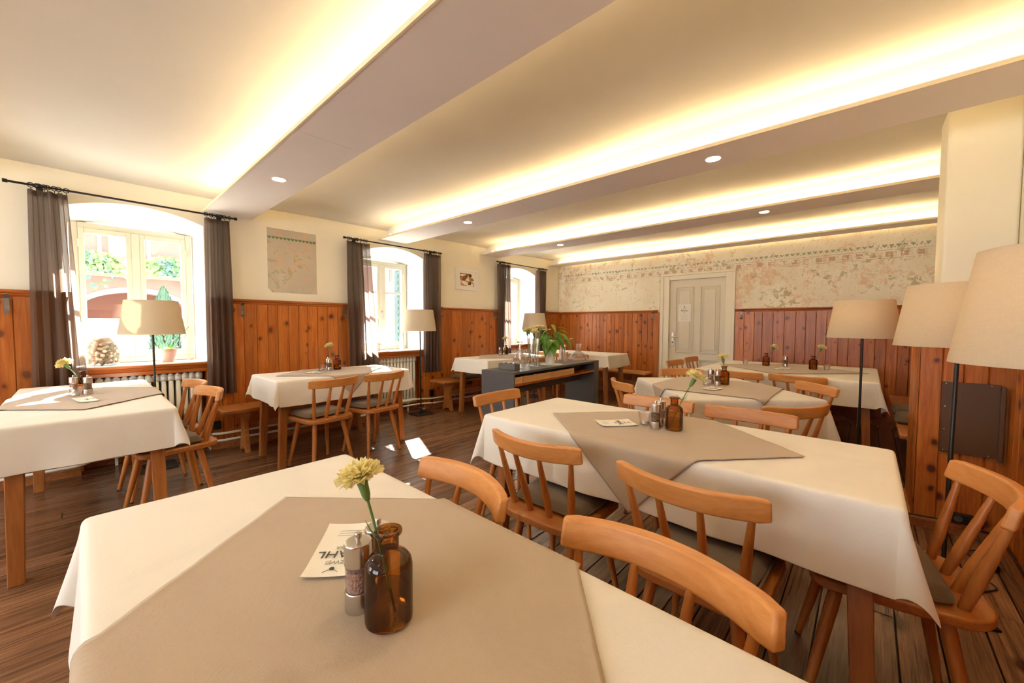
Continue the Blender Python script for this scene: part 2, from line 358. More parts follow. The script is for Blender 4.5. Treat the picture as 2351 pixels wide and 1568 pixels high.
m_fg = fresco('faded_green_border_paint', (.26,.32,.20)); m_fp = fresco('faded_rose_border_paint', (.55,.34,.21)); m_fl = fresco('faded_grey_border_line', (.40,.34,.28))
hm, dm = MB(), MB(); x = XW+.12
while x < XR-.02:
    hm.prism(heart(x, 2.262, .046), YB-.0095, YB-.006, 'y')
    dm.prism([(x+.031+.008*math.cos(a), 2.241+.008*math.sin(a)) for a in (0, PI/2, PI, 3*PI/2)], YB-.0095, YB-.006, 'y'); x += .063
tag(hm.build('painted_heart_row', m_fg, wb), 'row of faded green painted hearts', kind='stuff'); tag(dm.build('painted_dot_row', m_fg, wb), 'faded green dots between the hearts', kind='stuff')
sqm = MB().box(0, .068, 0, .0035, 0, .062).mesh('painted_square', m_fp); x = XW+.15
while x < XR-.08:
    inst('painted_square', sqm, wb, (x, YB-.0098, 2.125)); x += .138
lm = MB()
for z in (2.105, 2.205): lm.box(XW+.05, XR, YB-.0095, YB-.006, z, z+.005)
dot = MB(); x = XW+.13
while x < XR-.1:
    for dx in (-.02, .095, .106): 
        for k in range(4): dot.box(x+dx, x+dx+.004, YB-.0095, YB-.006, 2.128+k*.017, 2.136+k*.017)
    x += .138
lm.build('painted_border_line', m_fl, wb); tag(dot.build('painted_stipple', m_fl, wb), kind='stuff')
wr = empty('wall_right', kind='structure'); tag(wr, 'cream right hand wall behind the floor lamps', 'wall')
MB().box(XR, XR+.1, YR, YB, -.12, 2.75).build('wall_face', m_wall, wr)
MB().box(.325, XR, 3.60, 3.96, 1.50, 2.75).build('wall_projection', m_wall, wr, bevel=.02, seg=3)
MB().box(.255, XR, 3.565, 4.10, -.02, 1.50).build('wall_projection_base', m_wall, wr)
wq = MB().box(XO, -4.1, YR-.1, YR, -.12, 2.75).box(-4.1, .1, YR-.1, YR, -.12, .95).box(-4.1, .1, YR-.1, YR, 2.15, 2.75).box(-2.4, -1.6, YR-.1, YR, .95, 2.15).box(.1, XR+.1, YR-.1, YR, -.12, 2.75).build('wall_rear', m_wall)
for a_ in (-4.1, -1.6):  # two unseen windows added to throw fill light on surfaces facing the camera
    e_ = empty('window_%d' % (5 if a_ < -3 else 6), (a_, YR-.05, 0), kind='structure', label='white window behind the camera', cat='window')
    q_ = MB().box(0, .06, -.03, .03, .95, 2.15).box(1.64, 1.7, -.03, .03, .95, 2.15).box(.06, 1.64, -.03, .03, .95, 1.01).box(.06, 1.64, -.03, .03, 2.09, 2.15).box(.82, .88, -.03, .03, 1.01, 2.09); q_.build('frame', m_frame, e_); MB().box(.06, 1.64, -.002, .002, 1.01, 2.09).build('pane', m_pane, e_)
tag(wq, 'plain cream wall behind the camera', 'wall', kind='structure')
# ceiling ----------------------------------------------------------------
def cfn(u, v):
    x = XW-.05 + (XR+.1-XW+.05)*u; y = YR-.1 + (YB+.2-YR+.1)*v
    d = min(x-XW, YB-y, 9); z = zceil(y)+.045
    d2 = max(0, min(1, d/.28)); z -= .06*(1-d2)**2
    z += .006*math.sin(x*2.1+y*1.3)+.005*math.sin(x*3.7-y*2.9)
    return (x, y, z)
cg = grid(110, 150, cfn); co = cg.build('ceiling', m_ceil, smooth=True); tag(co, 'pale uneven plaster ceiling between the lit beams', 'ceiling', kind='structure')
MB().box(XO, XR+.2, YR-.2, YB+.3, 2.76, 2.86).build('ceiling_slab', m_ceil, co)
# beams ------------------------------------------------------------------
def beam(y0, y1, z, x1, lamps, label, seam):
    e = empty('ceiling_beam', (0, y0, z), label=label, cat='beam', group='lit ceiling beams')
    wdt = y1-y0; top = zceil(y0)+.06-z
    cuts = [XW] + [s for s in seam if s < x1] + [x1]
    for a, b in zip(cuts, cuts[1:]):
        MB().box(a+.0012, b-.0012, 0, wdt, 0, .016).build('soffit_panel', m_beam, e, bevel=.001, seg=1)
    MB().box(XW, x1, -.004, .006, -.002, .020).build('edge_strip', m_lip, e)
    MB().box(XW, x1, .13, wdt-.08, .016, top).build('core', m_white, e)
    MB().box(XW, XW+.22, .03, .13, .016, .05).build('end_block', m_white, e)
    MB().box(XW+.24, x1-.02, .085, .105, .018, .030).build('light_strip', m_led, e)
    MB().box(XW+.24, x1-.02, wdt-.05, wdt-.042, .018, .024).build('light_strip', m_led, e)
    for lx in lamps:
        d = empty('downlight', (lx, y0+wdt/2, z)); n = len(DL); tag(d, DL[n] if n < len(DL) else None, 'downlight', 'recessed downlights'); DLn.append(d)
        MB().lathe([(.040, .0), (.046, -.004), (.048, -.001), (.048, .004)], 24).build('trim_ring', m_white, d, smooth=True)
        MB().lathe([(.0, -.0035), (.038, -.0035), (.040, .002)], 24).build('lens', m_spot, d)
    return e
DLn = []
DLL = {'a': 'round recessed downlight in the nearest wide beam', 'b': 'downlight in the second beam, at its window end', 'c': 'downlight in the second beam, over the right hand tables',
       'f': 'downlight in the beam behind the camera, right end', 'g': 'downlight in the beam behind the camera, window end', 'h': 'downlight in the nearest wide beam, above the picture frame',  # these three are out of view, added for extra fill light
       'd': 'small downlight in the third beam, at its window end', 'e': 'small downlight in the third beam, near the plain wall block'}
DL = []
BE = [(-1.12, -.72, 2.34, XR, ['f', 'g'], None), (.839, 1.244, 2.357, XR, ['a', 'h'], 'widest grey ceiling beam, nearest the camera, with warm light on its left edge'),  # first beam is unseen, added with its light strips to brighten the foreground
      (2.70, 3.105, 2.389, XR, ['b', 'c'], 'second lit ceiling beam, crossing to the right hand wall'),
      (4.56, 4.97, 2.432, XR, ['d', 'e'], 'third lit ceiling beam, ending at the wall block'),
      (6.43, 6.73, 2.460, XR, [], 'narrow lit ceiling beam along the painted back wall')]
LX = {'a': -3.33, 'b': -3.30, 'c': -.81, 'd': -3.38, 'e': -.83, 'f': -.8, 'g': -3.3, 'h': -.8}
for y0, y1, z, x1, ks, lab in BE:
    DL = []; n0 = len(DLn)
    e = beam(y0, y1, z, x1, [LX[k] for k in ks], lab or 'lit ceiling beam behind the camera', [-2.42] if y0 > 0 else [])
    for d, k in zip(DLn[n0:], ks): d['label'] = DLL[k]

# wainscot ----------------------------------------------------------------
BM = {}
def board(wd, h, mat=None):
    k = (round(wd, 3), round(h, 3))
    if k not in BM:
        g = .005; d = .014
        m = MB().prism([(0, 0), (wd-.001, 0), (wd-.001, d-.006), (wd-g, d), (g, d), (0, d-.006)], 0, h)   # local x = width, y = thickness outward
        BM[k] = m.mesh('board', mat or m_pine)
    return BM[k]
def boards(parent, p0, p1, z0, h, out, avg=.105):
    """boards from p0 to p1 (xy), thickness towards out"""
    p0 = Vector(p0); p1 = Vector(p1); L = (p1-p0).length; d = (p1-p0)/L; rz = math.atan2(d.y, d.x)
    flip = (Vector((-d.y, d.x)).dot(Vector(out)) < 0)
    if flip: p0, p1 = p1, p0; d = -d; rz = math.atan2(d.y, d.x)
    ws = []; s = 0
    while s < L-.04:
        wv = random.choice([avg-.015, avg-.005, avg+.005, avg+.015]); ws.append(wv); s += wv
    k = L/sum(ws); s = 0
    for wv in ws:
        wv = round(wv*k*500)/500
        p = p0 + d*s; s += wv
        inst('board', board(wv, h), parent, (p.x, p.y, z0), (0, 0, rz))
def capr(parent, p0, p1, out, z=CAP, mat=None):
    p0 = Vector(p0); p1 = Vector(p1); L = (p1-p0).length; d = (p1-p0)/L; rz = math.atan2(d.y, d.x); s = 1 if Vector((-d.y, d.x)).dot(Vector(out)) > 0 else -1
    pr = [(0, -.075), (.012, -.075), (.012, -.052), (.018, -.048), (.022, -.030), (.034, -.020), (.038, -.010), (.038, 0), (0, 0)]
    m = MB().prism([(s*a, b+z) for a, b in pr], 0, L, 'x')
    m.build('cap_rail', mat or m_pine_b, parent, (p0.x, p0.y, 0), (0, 0, rz))
def skirt(parent, p0, p1, out, h=.07):
    p0 = Vector(p0); p1 = Vector(p1); L = (p1-p0).length; d = (p1-p0)/L; rz = math.atan2(d.y, d.x); s = 1 if Vector((-d.y, d.x)).dot(Vector(out)) > 0 else -1
    MB().prism([(0,0), (s*.026,0), (s*.026,h-.012), (s*.016,h), (0,h)], 0, L, 'x').build('skirting', m_skirt, parent, (p0.x, p0.y, 0), (0, 0, rz))
t1 = empty('trim_1', kind='structure'); tag(t1, 'knotty pine board panelling along the window wall', 'panelling')
edge = YR
for c in WC + [None]:
    a, b = edge, (NA(c) if c is not None else YB-.014)
    X0 = XP-.014
    boards(t1, (X0, a), (X0, b), .03, CAP-.07, (1, 0)); capr(t1, (X0, a), (X0, b), (1, 0)); skirt(t1, (X0, a), (X0, b), (1, 0))
    if c is not None:
        boards(t1, (XN, NA(c)), (XN, c+.465), .03, .83, (1, 0)); skirt(t1, (XN, NA(c)), (XN, c+.465), (1, 0))
        for yy, oy in ((NA(c), 1), (c+.465, -1)):
            boards(t1, (XN, yy), (XP, yy), .03, .83, (0, oy), .09)
        edge = c+.465
t2 = empty('trim_2', kind='structure'); tag(t2, 'knotty pine board panelling along the painted back wall', 'panelling')
Y0 = YB-.008
boards(t2, (XP, Y0), (-2.70, Y0), .03, CAP-.07, (0, -1), .09); capr(t2, (XP, Y0), (-2.72, Y0), (0, -1)); skirt(t2, (XP, Y0), (-2.70, Y0), (0, -1))
boards(t2, (-1.54, Y0), (XR, Y0), .03, CAP-.07, (0, -1), .12); capr(t2, (-1.52, Y0), (XR, Y0), (0, -1)); skirt(t2, (-1.54, Y0), (XR, Y0), (0, -1))
t3 = empty('trim_3', kind='structure'); tag(t3, 'dark pine panelling around the right hand wall block', 'panelling')
boards(t3, (.255, 3.565), (XR, 3.565), .03, CAP-.05, (0, -1), .12); capr(t3, (.24, 3.565), (XR, 3.565), (0, -1), CAP); skirt(t3, (.24, 3.562), (XR, 3.562), (0, -1), .06)
for i in range(6): MB().tube([(.247, 3.572+i*.012, .03), (.247, 3.572+i*.012, CAP-.06)], .006, 6).build('fluted_strip', m_pine, t3)
boards(t3, (.255, 3.64), (.255, 4.10), .03, CAP-.05, (-1, 0), .11); capr(t3, (.255, 3.55), (.255, 4.12), (-1, 0), CAP); skirt(t3, (.250, 3.55), (.250, 4.10), (-1, 0), .06)
MB().prism([(.30,1.42), (.262,1.44), (.240,1.465), (.238,1.485), (.26,1.495), (.29,1.53), (.325,1.56), (.325,1.44)], 3.97, 4.12, 'y').build('carved_end', m_pine_b, t3, bevel=.008)
boards(t3, (XR, YR), (XR, 3.55), .03, CAP-.07, (-1, 0), .12); capr(t3, (XR, YR), (XR, 3.55), (-1, 0)); skirt(t3, (XR, YR), (XR, 3.55), (-1, 0), .06)
boards(t3, (XR, 4.10), (XR, YB-.02), .03, CAP-.07, (-1, 0), .12); capr(t3, (XR, 4.1), (XR, YB-.02), (-1, 0))

# ------------------------------------------------------------------ windows
def window(n, c):
    e = empty('window_%d' % n, (-5.26, c, 0), kind='structure'); tag(e, 'white two-leaf casement window', 'window')
    hw = .42; z0, z1 = .895, 2.17
    f = MB().box(-.03, .03, -hw, -hw+.05, z0, z1).box(-.03, .03, hw-.05, hw, z0, z1).box(-.03, .03, -hw+.05, hw-.05, z1-.05, z1).box(-.03, .03, -hw+.05, hw-.05, z0, z0+.05)
    f.build('frame', m_frame, e, bevel=.004)
    MB().box(-.015, .045, -.028, .028, z0+.05, z1-.05).build('mullion', m_frame, e, bevel=.006)
    for s in (-1, 1):
        a, b = (-hw+.05, -.028) if s < 0 else (.028, hw-.05)
        sw = .038; q = MB().box(-.005, .04, a, a+sw, z0+.05, z1-.05).box(-.005, .04, b-sw, b, z0+.05, z1-.05).box(-.005, .04, a+sw, b-sw, z1-.095, z1-.05).box(-.005, .04, a+sw, b-sw, z0+.05, z0+.11)
        so_ = q.build('sash', m_frame, e, bevel=.004)
        MB().box(0, .03, a+sw, b-sw, 1.705, 1.73).build('glazing_bar', m_frame, so_)
        MB().box(.012, .016, a+sw, b-sw, z0+.11, 1.705).build('pane', m_pane, e); MB().box(.012, .016, a+sw, b-sw, 1.73, z1-.095).build('pane', m_pane, e)
        for zz in (1.12, 1.98): MB().tube([(.046, (a if s < 0 else b)+0*s, zz-.035), (.046, (a if s < 0 else b), zz+.035)], .008, 8).build('hinge', m_frame, e)
    h = MB().box(.045, .058, -.012, .012, 1.36, 1.46).box(.058, .072, -.010, .010, 1.33, 1.43); h.build('handle', m_steel, e, bevel=.004)
    MB().box(XO+5.26, XN+5.30, -.44, .44, .868, .892).build('inner_sill', m_white, e, bevel=.004)
    MB().box(XN+5.25, XP+5.26+.015, -.455, .455, .872, .897).build('sill_board', m_white, e, bevel=.006)
    pr = [(.0,.80), (.014,.80), (.014,.83), (.022,.84), (.030,.862), (.038,.87), (.038,.888), (0,.888)]
    MB().prism([(a+XP+5.26-.012, b) for a, b in pr], -.455, .455, 'y').build('sill_trim', m_pine_x, e)
    return e
wlab = ['white casement window behind the camera position', 'large white casement window nearest the camera, behind the left table', 'middle white casement window beside the picture', 'far white casement window next to the back wall corner']
for i, c in enumerate(WC):
    o = window(i+1, c); o['label'] = wlab[i]

# curtains, rods ------------------------------------------------------------
def rod(c, y0, y1, z, label):
    e = empty('curtain_rod', (XW+.10, 0, z), label=label, cat='curtain rod', group='black curtain rods')
    MB().tube([(0, y0, 0), (0, y1, 0)], .0085, 10).build('rod', m_rodm, e, smooth=True)
    for y in (y0, y1): MB().tube([(0, y-.012, 0), (0, y+.012, 0)], .014, 10).build('finial', m_rodm, e)
    for y in (y0+.16, y1-.12):
        b = MB().tube([(-.10, y, 0), (-.0, y, 0)], .007, 8).lathe([(.0,-.02), (.02,-.012), (.024,0), (.02,.012), (0,.02)], 10, (0, y, 0)); b.box(-.10, -.094, y-.018, y+.018, -.03, .03); b.build('bracket', m_rodm, e, smooth=True)
    return e
ringm = None
def curtain(y0, y1, b0, b1, z1, z0, label, folds=5, seed=0):
    rnd = random.Random(seed); ph = [rnd.uniform(0, 6) for _ in range(3)]
    NX, NZ = 64, 26
    def fn(u, v):
        z = z1 + (z0-z1)*v; y = (y0+(y1-y0)*u)*(1-v) + (b0+(b1-b0)*u)*v
        a = .020 + .020*v
        x = a*math.sin(u*folds*2*PI+ph[0]+.6*v) + .010*math.sin(u*folds*1.37*2*PI*1.9+ph[1])*(1-.5*v) + .006*math.sin(v*7+ph[2]+u*5)
        y += .008*math.sin(u*folds*4*PI+ph[1])
        return (XW+.10+x-.005, y, z)
    o = grid(NX, NZ, fn).build('curtain', m_curt, smooth=True)
    tag(o, label, 'curtain', 'brown window curtains')
    hem = grid(NX, 3, lambda u, v: (fn(u, v*.025)[0]+.002, fn(u, v*.025)[1], fn(u, v*.025)[2])).build('heading_band', m_curt, o, smooth=True)
    global ringm
    if ringm is None:
        q = MB().tube([(.0, .017*math.cos(t), .017*math.sin(t)) for t in [2*PI*i/14 for i in range(15)]], .0032, 6, False); q.tube([(0, 0, -.017), (0, .002, -.036)], .0022, 5)
        ringm = q.mesh('ring', m_rodm, True)
    for i in range(7):
        u = (i+.5)/7 + rnd.uniform(-.04, .04); inst('ring', ringm, o, (XW+.10, y0+(y1-y0)*u, z1+.032), (0, 0, rnd.uniform(-.5, .5)))
rod(0, -.345, 1.08, 2.318, 'long black curtain rod over the window nearest the camera')
rod(0, 2.19, 3.64, 2.318, 'black curtain rod over the middle window')
rod(0, 4.85, 6.24, 2.345, 'shortest looking black curtain rod, over the far window')
curtain(-.235, -.035, -.26, .045, 2.285, .56, 'leftmost brown curtain, sheer and sunlit along its right edge', 4, 1)
curtain(.835, 1.035, .82, 1.06, 2.285, .56, 'brown curtain hanging over the pine wall right of the nearest window', 4, 2)
curtain(2.215, 2.50, 2.22, 2.62, 2.285, .56, 'brown curtain left of the middle window, behind the two-chair table', 5, 3)
curtain(3.34, 3.62, 3.33, 3.62, 2.285, .56, 'brown curtain right of the middle window, behind a lamp shade', 5, 4)
curtain(4.88, 5.17, 4.90, 5.20, 2.312, .56, 'brown curtain left of the far window', 5, 5)
curtain(5.97, 6.22, 5.98, 6.24, 2.312, .56, 'narrow brown curtain nearest the back wall corner', 4, 6)

# radiators + pipes ------------------------------------------------------------
sec = MB()
for dx in (0, .052, .104): sec.tube([(dx, 0, .17), (dx, 0, .74)], .0185, 10)
for z in (.16, .755): sec.box(-.016, .126, -.0245, .0245, z-.028, z+.028)
sec.prism([(-.0245, .765), (.0245, .765), (.005, .805), (-.005, .805)], -.018, .128, 'x')
sec_me = sec.mesh('section', m_rad, True)
def radiator(c, n, off, label):
    e = empty('radiator', (-4.985, c, 0), label=label, cat='radiator', group='white column radiators')
    for i in range(n): inst('section', sec_me, e, (0, off+(i-(n-1)/2)*.052, 0))
    MB().tube([(.055, off-n*.026, .16), (.055, off-n*.026-.03, .16)], .012).tube([(.055, off+n*.026, .16), (.055, off+n*.026+.03, .16)], .012).build('valve', m_rad, e, smooth=True)
    for s in (-1, 1): MB().box(.04, .07, off+s*n*.018-.01, off+s*n*.018+.01, 0, .14).build('foot', m_rad, e)
radiator(.43, 14, 0, 'white column radiator below the nearest window'); radiator(2.935, 13, 0, 'white column radiator below the middle window'); radiator(5.54, 14, 0, 'white column radiator below the far window, mostly behind a table')
for k, (z, lab) in enumerate(((.165, 'upper cream heating pipe low along the window wall'), (.095, 'lower cream heating pipe just above the skirting'))):
    p = []
    edge = YR+.05
    for c in WC:
        p += [(-4.755, NA(c)-.04, z), (-4.765, NA(c), z), (-4.84, NA(c)+.05, z), (-4.855, NA(c)+.09, z), (-4.855, c+.36, z), (-4.84, c+.41, z), (-4.765, c+.53, z), (-4.755, c+.57, z)]
    p = [(-4.755, edge, z)] + p + [(-4.755, YB-.1, z)]
    o = MB().tube(p, .0125, 10).build('heating_pipe', m_rad, smooth=True); tag(o, lab, 'pipe', 'heating pipes')

# door ------------------------------------------------------------
d = empty('door_1', ((DX0+DX1)/2, YB, 0), kind='structure'); tag(d, 'cream panelled door with a paper notice, in the painted back wall', 'door')
hwD = (DX1-DX0)/2
MB().box(-hwD, hwD, .02, .06, 0, DH).build('leaf', m_door, d)
for (a, b) in ((-.335, -.045), (.055, .345)):
    for z0, z1 in ((.80, 1.90), (.10, .70)):
        q = MB()
        for k, (ins, y) in enumerate(((0, .006), (.022, .012), (.040, .016))):
            q.box(a+ins, b-ins, y-.0, .021, z1-ins-.012, z1-ins).box(a+ins, b-ins, y, .021, z0+ins, z0+ins+.012).box(a+ins, a+ins+.012, y, .021, z0+ins+.012, z1-ins-.012).box(b-ins-.012, b-ins, y, .021, z0+ins+.012, z1-ins-.012)
        q.build('panel_moulding', m_door, d, bevel=.003); MB().box(a+.06, b-.06, .010, .021, z0+.06, z1-.06).build('panel', m_door, d, bevel=.008)
for s in (-1, 1):
    x0, x1 = sorted((s*hwD, s*(hwD+.135)))
    MB().box(x0, x1, -.035, .01, 0, DH+.10).build('door_frame', m_doorf, d, bevel=.006)
    x0, x1 = sorted((s*(hwD+.095), s*(hwD+.135))); MB().box(x0, x1, -.05, -.035, 0, DH+.115).build('frame_moulding', m_doorf, d, bevel=.006)
MB().box(-hwD, hwD, -.035, .01, DH, DH+.10).build('door_frame', m_doorf, d, bevel=.006); MB().box(-hwD-.14, hwD+.14, -.055, -.03, DH+.07, DH+.11).build('frame_moulding', m_doorf, d, bevel=.006)
MB().box(-hwD+.035, -hwD+.075, .008, .02, .92, 1.14).build('door_plate', m_steel, d, bevel=.004)
MB().tube([(-hwD+.055, .02, 1.065), (-hwD+.055, -.035, 1.065), (-hwD+.07, -.04, 1.065), (-hwD+.17, -.04, 1.065)], .008, 8).build('door_handle', m_steel, d, smooth=True)
MB().box(-hwD+.049, -hwD+.061, .005, .009, .955, .985).build('keyhole', m_black, d)

def text_mesh(s, size, mat, parent, loc, rot, align='CENTER'):
    c = bpy.data.curves.new('lettering', 'FONT'); c.body = s; c.size = size; c.align_x = align; c.extrude = .0003
    t = bpy.data.objects.new('t', c); link(t); bpy.context.view_layer.update()
    me = bpy.data.meshes.new_from_object(t.evaluated_get(bpy.context.evaluated_depsgraph_get())); bpy.data.objects.remove(t)
    me.name = 'lettering'; me.materials.clear(); me.materials.append(mat); return inst('lettering', me, parent, loc, rot)
nx = (DX0+DX1)/2-.19
npap = empty('paper_notice', (nx, YB+.006, 1.32), label='small cream paper notice taped to the door panel', cat='notice')
MB().box(-.105, .105, 0, .0015, 0, .29).build('sheet', m_paper, npap)
R90 = (PI/2, 0, 0)
text_mesh('MAHL', .042, m_ink, npap, (0, -.0008, .17), R90); text_mesh('ZWEI', .018, m_inkl, npap, (0, -.0008, .212), R90); text_mesh('VIER', .018, m_inkl, npap, (0, -.0008, .148), R90)
MB().lathe([(.0,0), (.009,.0), (.009,.001), (0,.001)], 10).build('emblem', m_ink, npap, (0, -.0008, .248), R90)
q = MB().box(-.06, .06, -.0012, -.0004, .117, .1185)
for k in range(5): q.box(-.05+.008*(k%2), .05-.008*(k%2), -.0012, -.0004, .095-k*.014, .0965-k*.014)
q.box(-.01, .01, -.0012, -.0004, .015, .018); q.build('print_line', m_inkl, npap)

# wall things ---------------------------------------------------------------
fp = empty('wall_painting_patch', (XW, 1.385, 1.612), label='exposed patch of old painted plaster with green hearts, on the cream wall', cat='painting')
MB().prism([(0,.045), (.04,.0), (.51,.0), (.51,.70), (0,.70)], 0, .003, 'x').build('painted_plaster', fresco('old_painted_plaster', None, (.50,.44,.33), (.62,.55,.42)), fp)
hm = MB(); k = 0
hmesh = None
for k in range(13): 
    q = MB().prism(heart(0, 0, .034), .002, .0045, 'x')
    inst('painted_heart', q.mesh('painted_heart', paint('green_heart_%d' % k, (.16+.012*(k%3), .25, .12), .9)) if hmesh is None else hmesh, fp, (0, .02+k*.039, .60))
    if hmesh is None: hmesh = [o for o in COL.objects if o.name.startswith('painted_heart') and o.parent == fp][0].data
pc = empty('framed_picture', (XW, 4.235, 1.985), label='small sepia picture of houses in a white frame', cat='picture')
q = MB(); W_, H_ = .235, .165
q.box(.0, .022, -W_, -W_+.028, -H_, H_).box(.0, .022, W_-.028, W_, -H_, H_).box(.0, .022, -W_+.028, W_-.028, H_-.028, H_).box(.0, .022, -W_+.028, W_-.028, -H_, -H_+.028); q.build('frame', m_white, pc, bevel=.003)
MB().box(.002, .009, -W_+.02, W_-.02, -H_+.02, H_-.02).build('mount', m_potw, pc)
def sepia():
    m = N('sepia_print', rough=.7); v = m.coord((9, 9, 13)); vo = m.n('TexVoronoi'); vo.inputs['Scale'].default_value = 1.6; m.l(v, vo.inputs['Vector']); sp = m.n('SeparateColor'); m.l(vo.outputs['Color'], sp.inputs[0])
    a = m.noise(v, 2.4, 5, .7, 1.2); x = m.mix(.45, sp.outputs[0], a); m.color(m.ramp(x, [(.3, (.05,.02,.012)), (.42, (.30,.12,.05)), (.52, (.62,.38,.2)), (.62, (.85,.78,.6))])); return m.m
MB().box(.0092, .0105, -.145, .145, -.10, .10).build('print', sepia(), pc)
hk = MB(); 
for pts in ([(0,0,0), (.012,0,.0), (.012,0,.055), (.055,0,.085)], [(.012,0,0), (.020,0,-.045), (.05,0,-.06), (.062,0,-.035)]):
    for (a, b) in zip(pts, pts[1:]):
        p, q2 = Vector(a), Vector(b); t = (q2-p).normalized(); nrm = Vector((-t.z, 0, t.x))*.0022
        hk.add([p-nrm+Vector((0,-.013,0)), p-nrm+Vector((0,.013,0)), p+nrm+Vector((0,.013,0)), p+nrm+Vector((0,-.013,0)), q2-nrm+Vector((0,-.013,0)), q2-nrm+Vector((0,.013,0)), q2+nrm+Vector((0,.013,0)), q2+nrm+Vector((0,-.013,0))], [(0,1,2,3), (4,5,6,7), (0,1,5,4), (1,2,6,5), (2,3,7,6), (3,0,4,7)])
hk_me = hk.mesh('coat_hook', m_hook)
for (loc, rz, lab) in (((XP, -.37, 1.40), 0, 'bent iron coat hook at the far left edge of the panelling'), ((XP, 1.13, 1.40), 0, 'bent iron coat hook right of the nearest window curtain'), ((XP, 2.20, 1.42), 0, 'bent iron coat hook left of the middle window'),
                       ((XP, 3.68, 1.44), 0, 'coat hook just right of the middle window curtain'), ((XP, 4.83, 1.44), 0, 'coat hook left of the far window curtain'), ((XP, 6.30, 1.45), 0, 'coat hook in the far corner by the last curtain'),
                       ((-2.80, YB-.03, 1.41), -PI/2, 'coat hook on the panelling left of the door'), ((-1.43, YB-.03, 1.42), -PI/2, 'coat hook on the panelling right of the door')):
    o = inst('coat_hook', hk_me, None, loc, (0, 0, rz)); tag(o, lab, 'hook', 'iron coat hooks')

# ------------------------------------------------------------------ furniture prototypes
ZT = .783
def outline_seat():
    pts = []
    def arc(cx, cy, r, a0, a1, n=6):
        for i in range(n+1):
            a = rad(a0+(a1-a0)*i/n); pts.append((cx+r*math.cos(a), cy+r*math.sin(a)))
    arc(.15, .14, .06, 0, 90); arc(-.15, .14, .06, 90, 180); arc(-.100, -.118, .11, 180, 262); arc(.100, -.118, .11, 278, 360)
    return pts
def make_chair(kind):
    e = empty('dining_chair'); tag(e, 'x', 'chair', 'wooden dining chairs with spindle backs')
    MB().prism(outline_seat(), .428, .462).build('seat', m_seat, e, bevel=.009, seg=3)
    sag, y_e = (.072, -.205) if kind == 'bow' else (.022, -.222)
    def ry(x): return y_e - sag*(1-(x/.225)**2)
    # top rail
    NSEG = 16; vs = []; fs = []
    prof = [(-.014, -.036), (.014, -.036), (.014, .036), (-.014, .036)]
    for i in range(NSEG+1):
        x = -.225+.45*i/NSEG; dy = 2*sag*x/(.225**2); t = Vector((1, dy, 0)).normalized(); nn = Vector((-t.y, t.x, 0)); sq = .86 if i in (0, NSEG) else 1
        for a, b in prof:
            p = Vector((x, ry(x), .768)) + nn*(a) + Vector((0, -.20*b, b*sq)); vs.append(p)
    for i in range(NSEG):
        for k in range(4): fs.append((i*4+k, i*4+(k+1)%4, (i+1)*4+(k+1)%4, (i+1)*4+k))
    fs += [(3,2,1,0), tuple(NSEG*4+k for k in range(4))]
    MB().add(vs, fs).build('top_rail', m_chair, e, bevel=.008, seg=3)
    for x in (-.185, -.062, .062, .185):
        p0 = Vector((x*.80, -.150-.012*(1-(x/.19)**2), .455)); p1 = Vector((x, ry(x)+.008, .742)); pts = [p0.lerp(p1, t) for t in (0, .12, .35, .7, 1)]
        MB().tube(pts, [.0125, .0145, .0165, .0125, .0095], 10).build('spindle', m_chair_z, e, smooth=True)
    for sx in (-1, 1):
        for (ty, by) in ((.12, .205), (-.12, -.195)):
            p0 = Vector((sx*.125, ty, .430)); p1 = Vector((sx*.185, by, .006)); pts = [p0.lerp(p1, t) for t in (0, .2, .6, 1)]
            lg = MB().tube(pts, [.0185, .0195, .0165, .0115], 10).build('leg', m_chair_z, e, smooth=True)
            MB().lathe([(.0125, 0), (.0125, .010), (.009, .012)], 10, (sx*.186, by+.0008*(1 if by > 0 else -1), 0)).build('foot_glide', m_black, lg)
    return e
protos = {'bow': make_chair('bow'), 'flat': make_chair('flat')}; used = {}
CH = {}
def chair(key, mid, th, kind, label, z=0):
    t = rad(th); fx, fy = -math.sin(t), math.cos(t)
    o = protos[kind] if kind not in used else copy_tree(protos[kind]); used[kind] = 1
    loc = (mid[0]+.218*fx, mid[1]+.218*fy, 0)
    o.location = loc; o.rotation_euler = (0, 0, t); o['label'] = label; CH[key] = (loc, t); return o
chair('T0br', (-.312, .776), 177, 'bow', 'honey coloured spindle chair in the foreground, right of the nearest table')
chair('T0bl', (-.93, .779), 174, 'bow', 'spindle chair pushed against the far side of the nearest table, toward its window end')
chair('T5fl', (-1.013, 1.246), 2, 'bow', 'bow-backed spindle chair at the near side of the long table, left of the two')
chair('T5fr', (-.403, 1.231), -2, 'bow', 'bow-backed spindle chair at the near side of the long table, right of the two')
chair('T5L', (-1.862, 1.916), -89, 'flat', 'spindle chair at the window end of the long table, in front of the grey sideboard')
chair('T5R', (.272, 1.83), 98, 'bow', 'spindle chair at the right end of the long table, in front of the lamp base')
chair('T5bl', (-.986, 2.457), 181, 'flat', 'chair on the far side of the long table, behind its flower bottle')
chair('T5br', (-.472, 2.445), 180, 'flat', 'chair on the far side of the long table, right of the flower bottle')
chair('T6fr', (-.295, 2.802), 52, 'bow', 'bow-backed chair at the near right side of the slanted middle table')
chair('T6rb', (-.30, 3.895), 130, 'flat', 'chair at the far right side of the slanted middle table, left of the lamp pole')
chair('T6l', (-1.507, 3.028), -44, 'bow', 'strongly curved chair back at the left corner of the slanted middle table')
chair('T7a', (-1.442, 4.237), -136, 'bow', 'chair behind the left corner of the slanted middle table, before the door')
chair('T7b', (-.96, 4.475), -12, 'bow', 'chair at the near side of the big back table, behind the middle flower bottle')
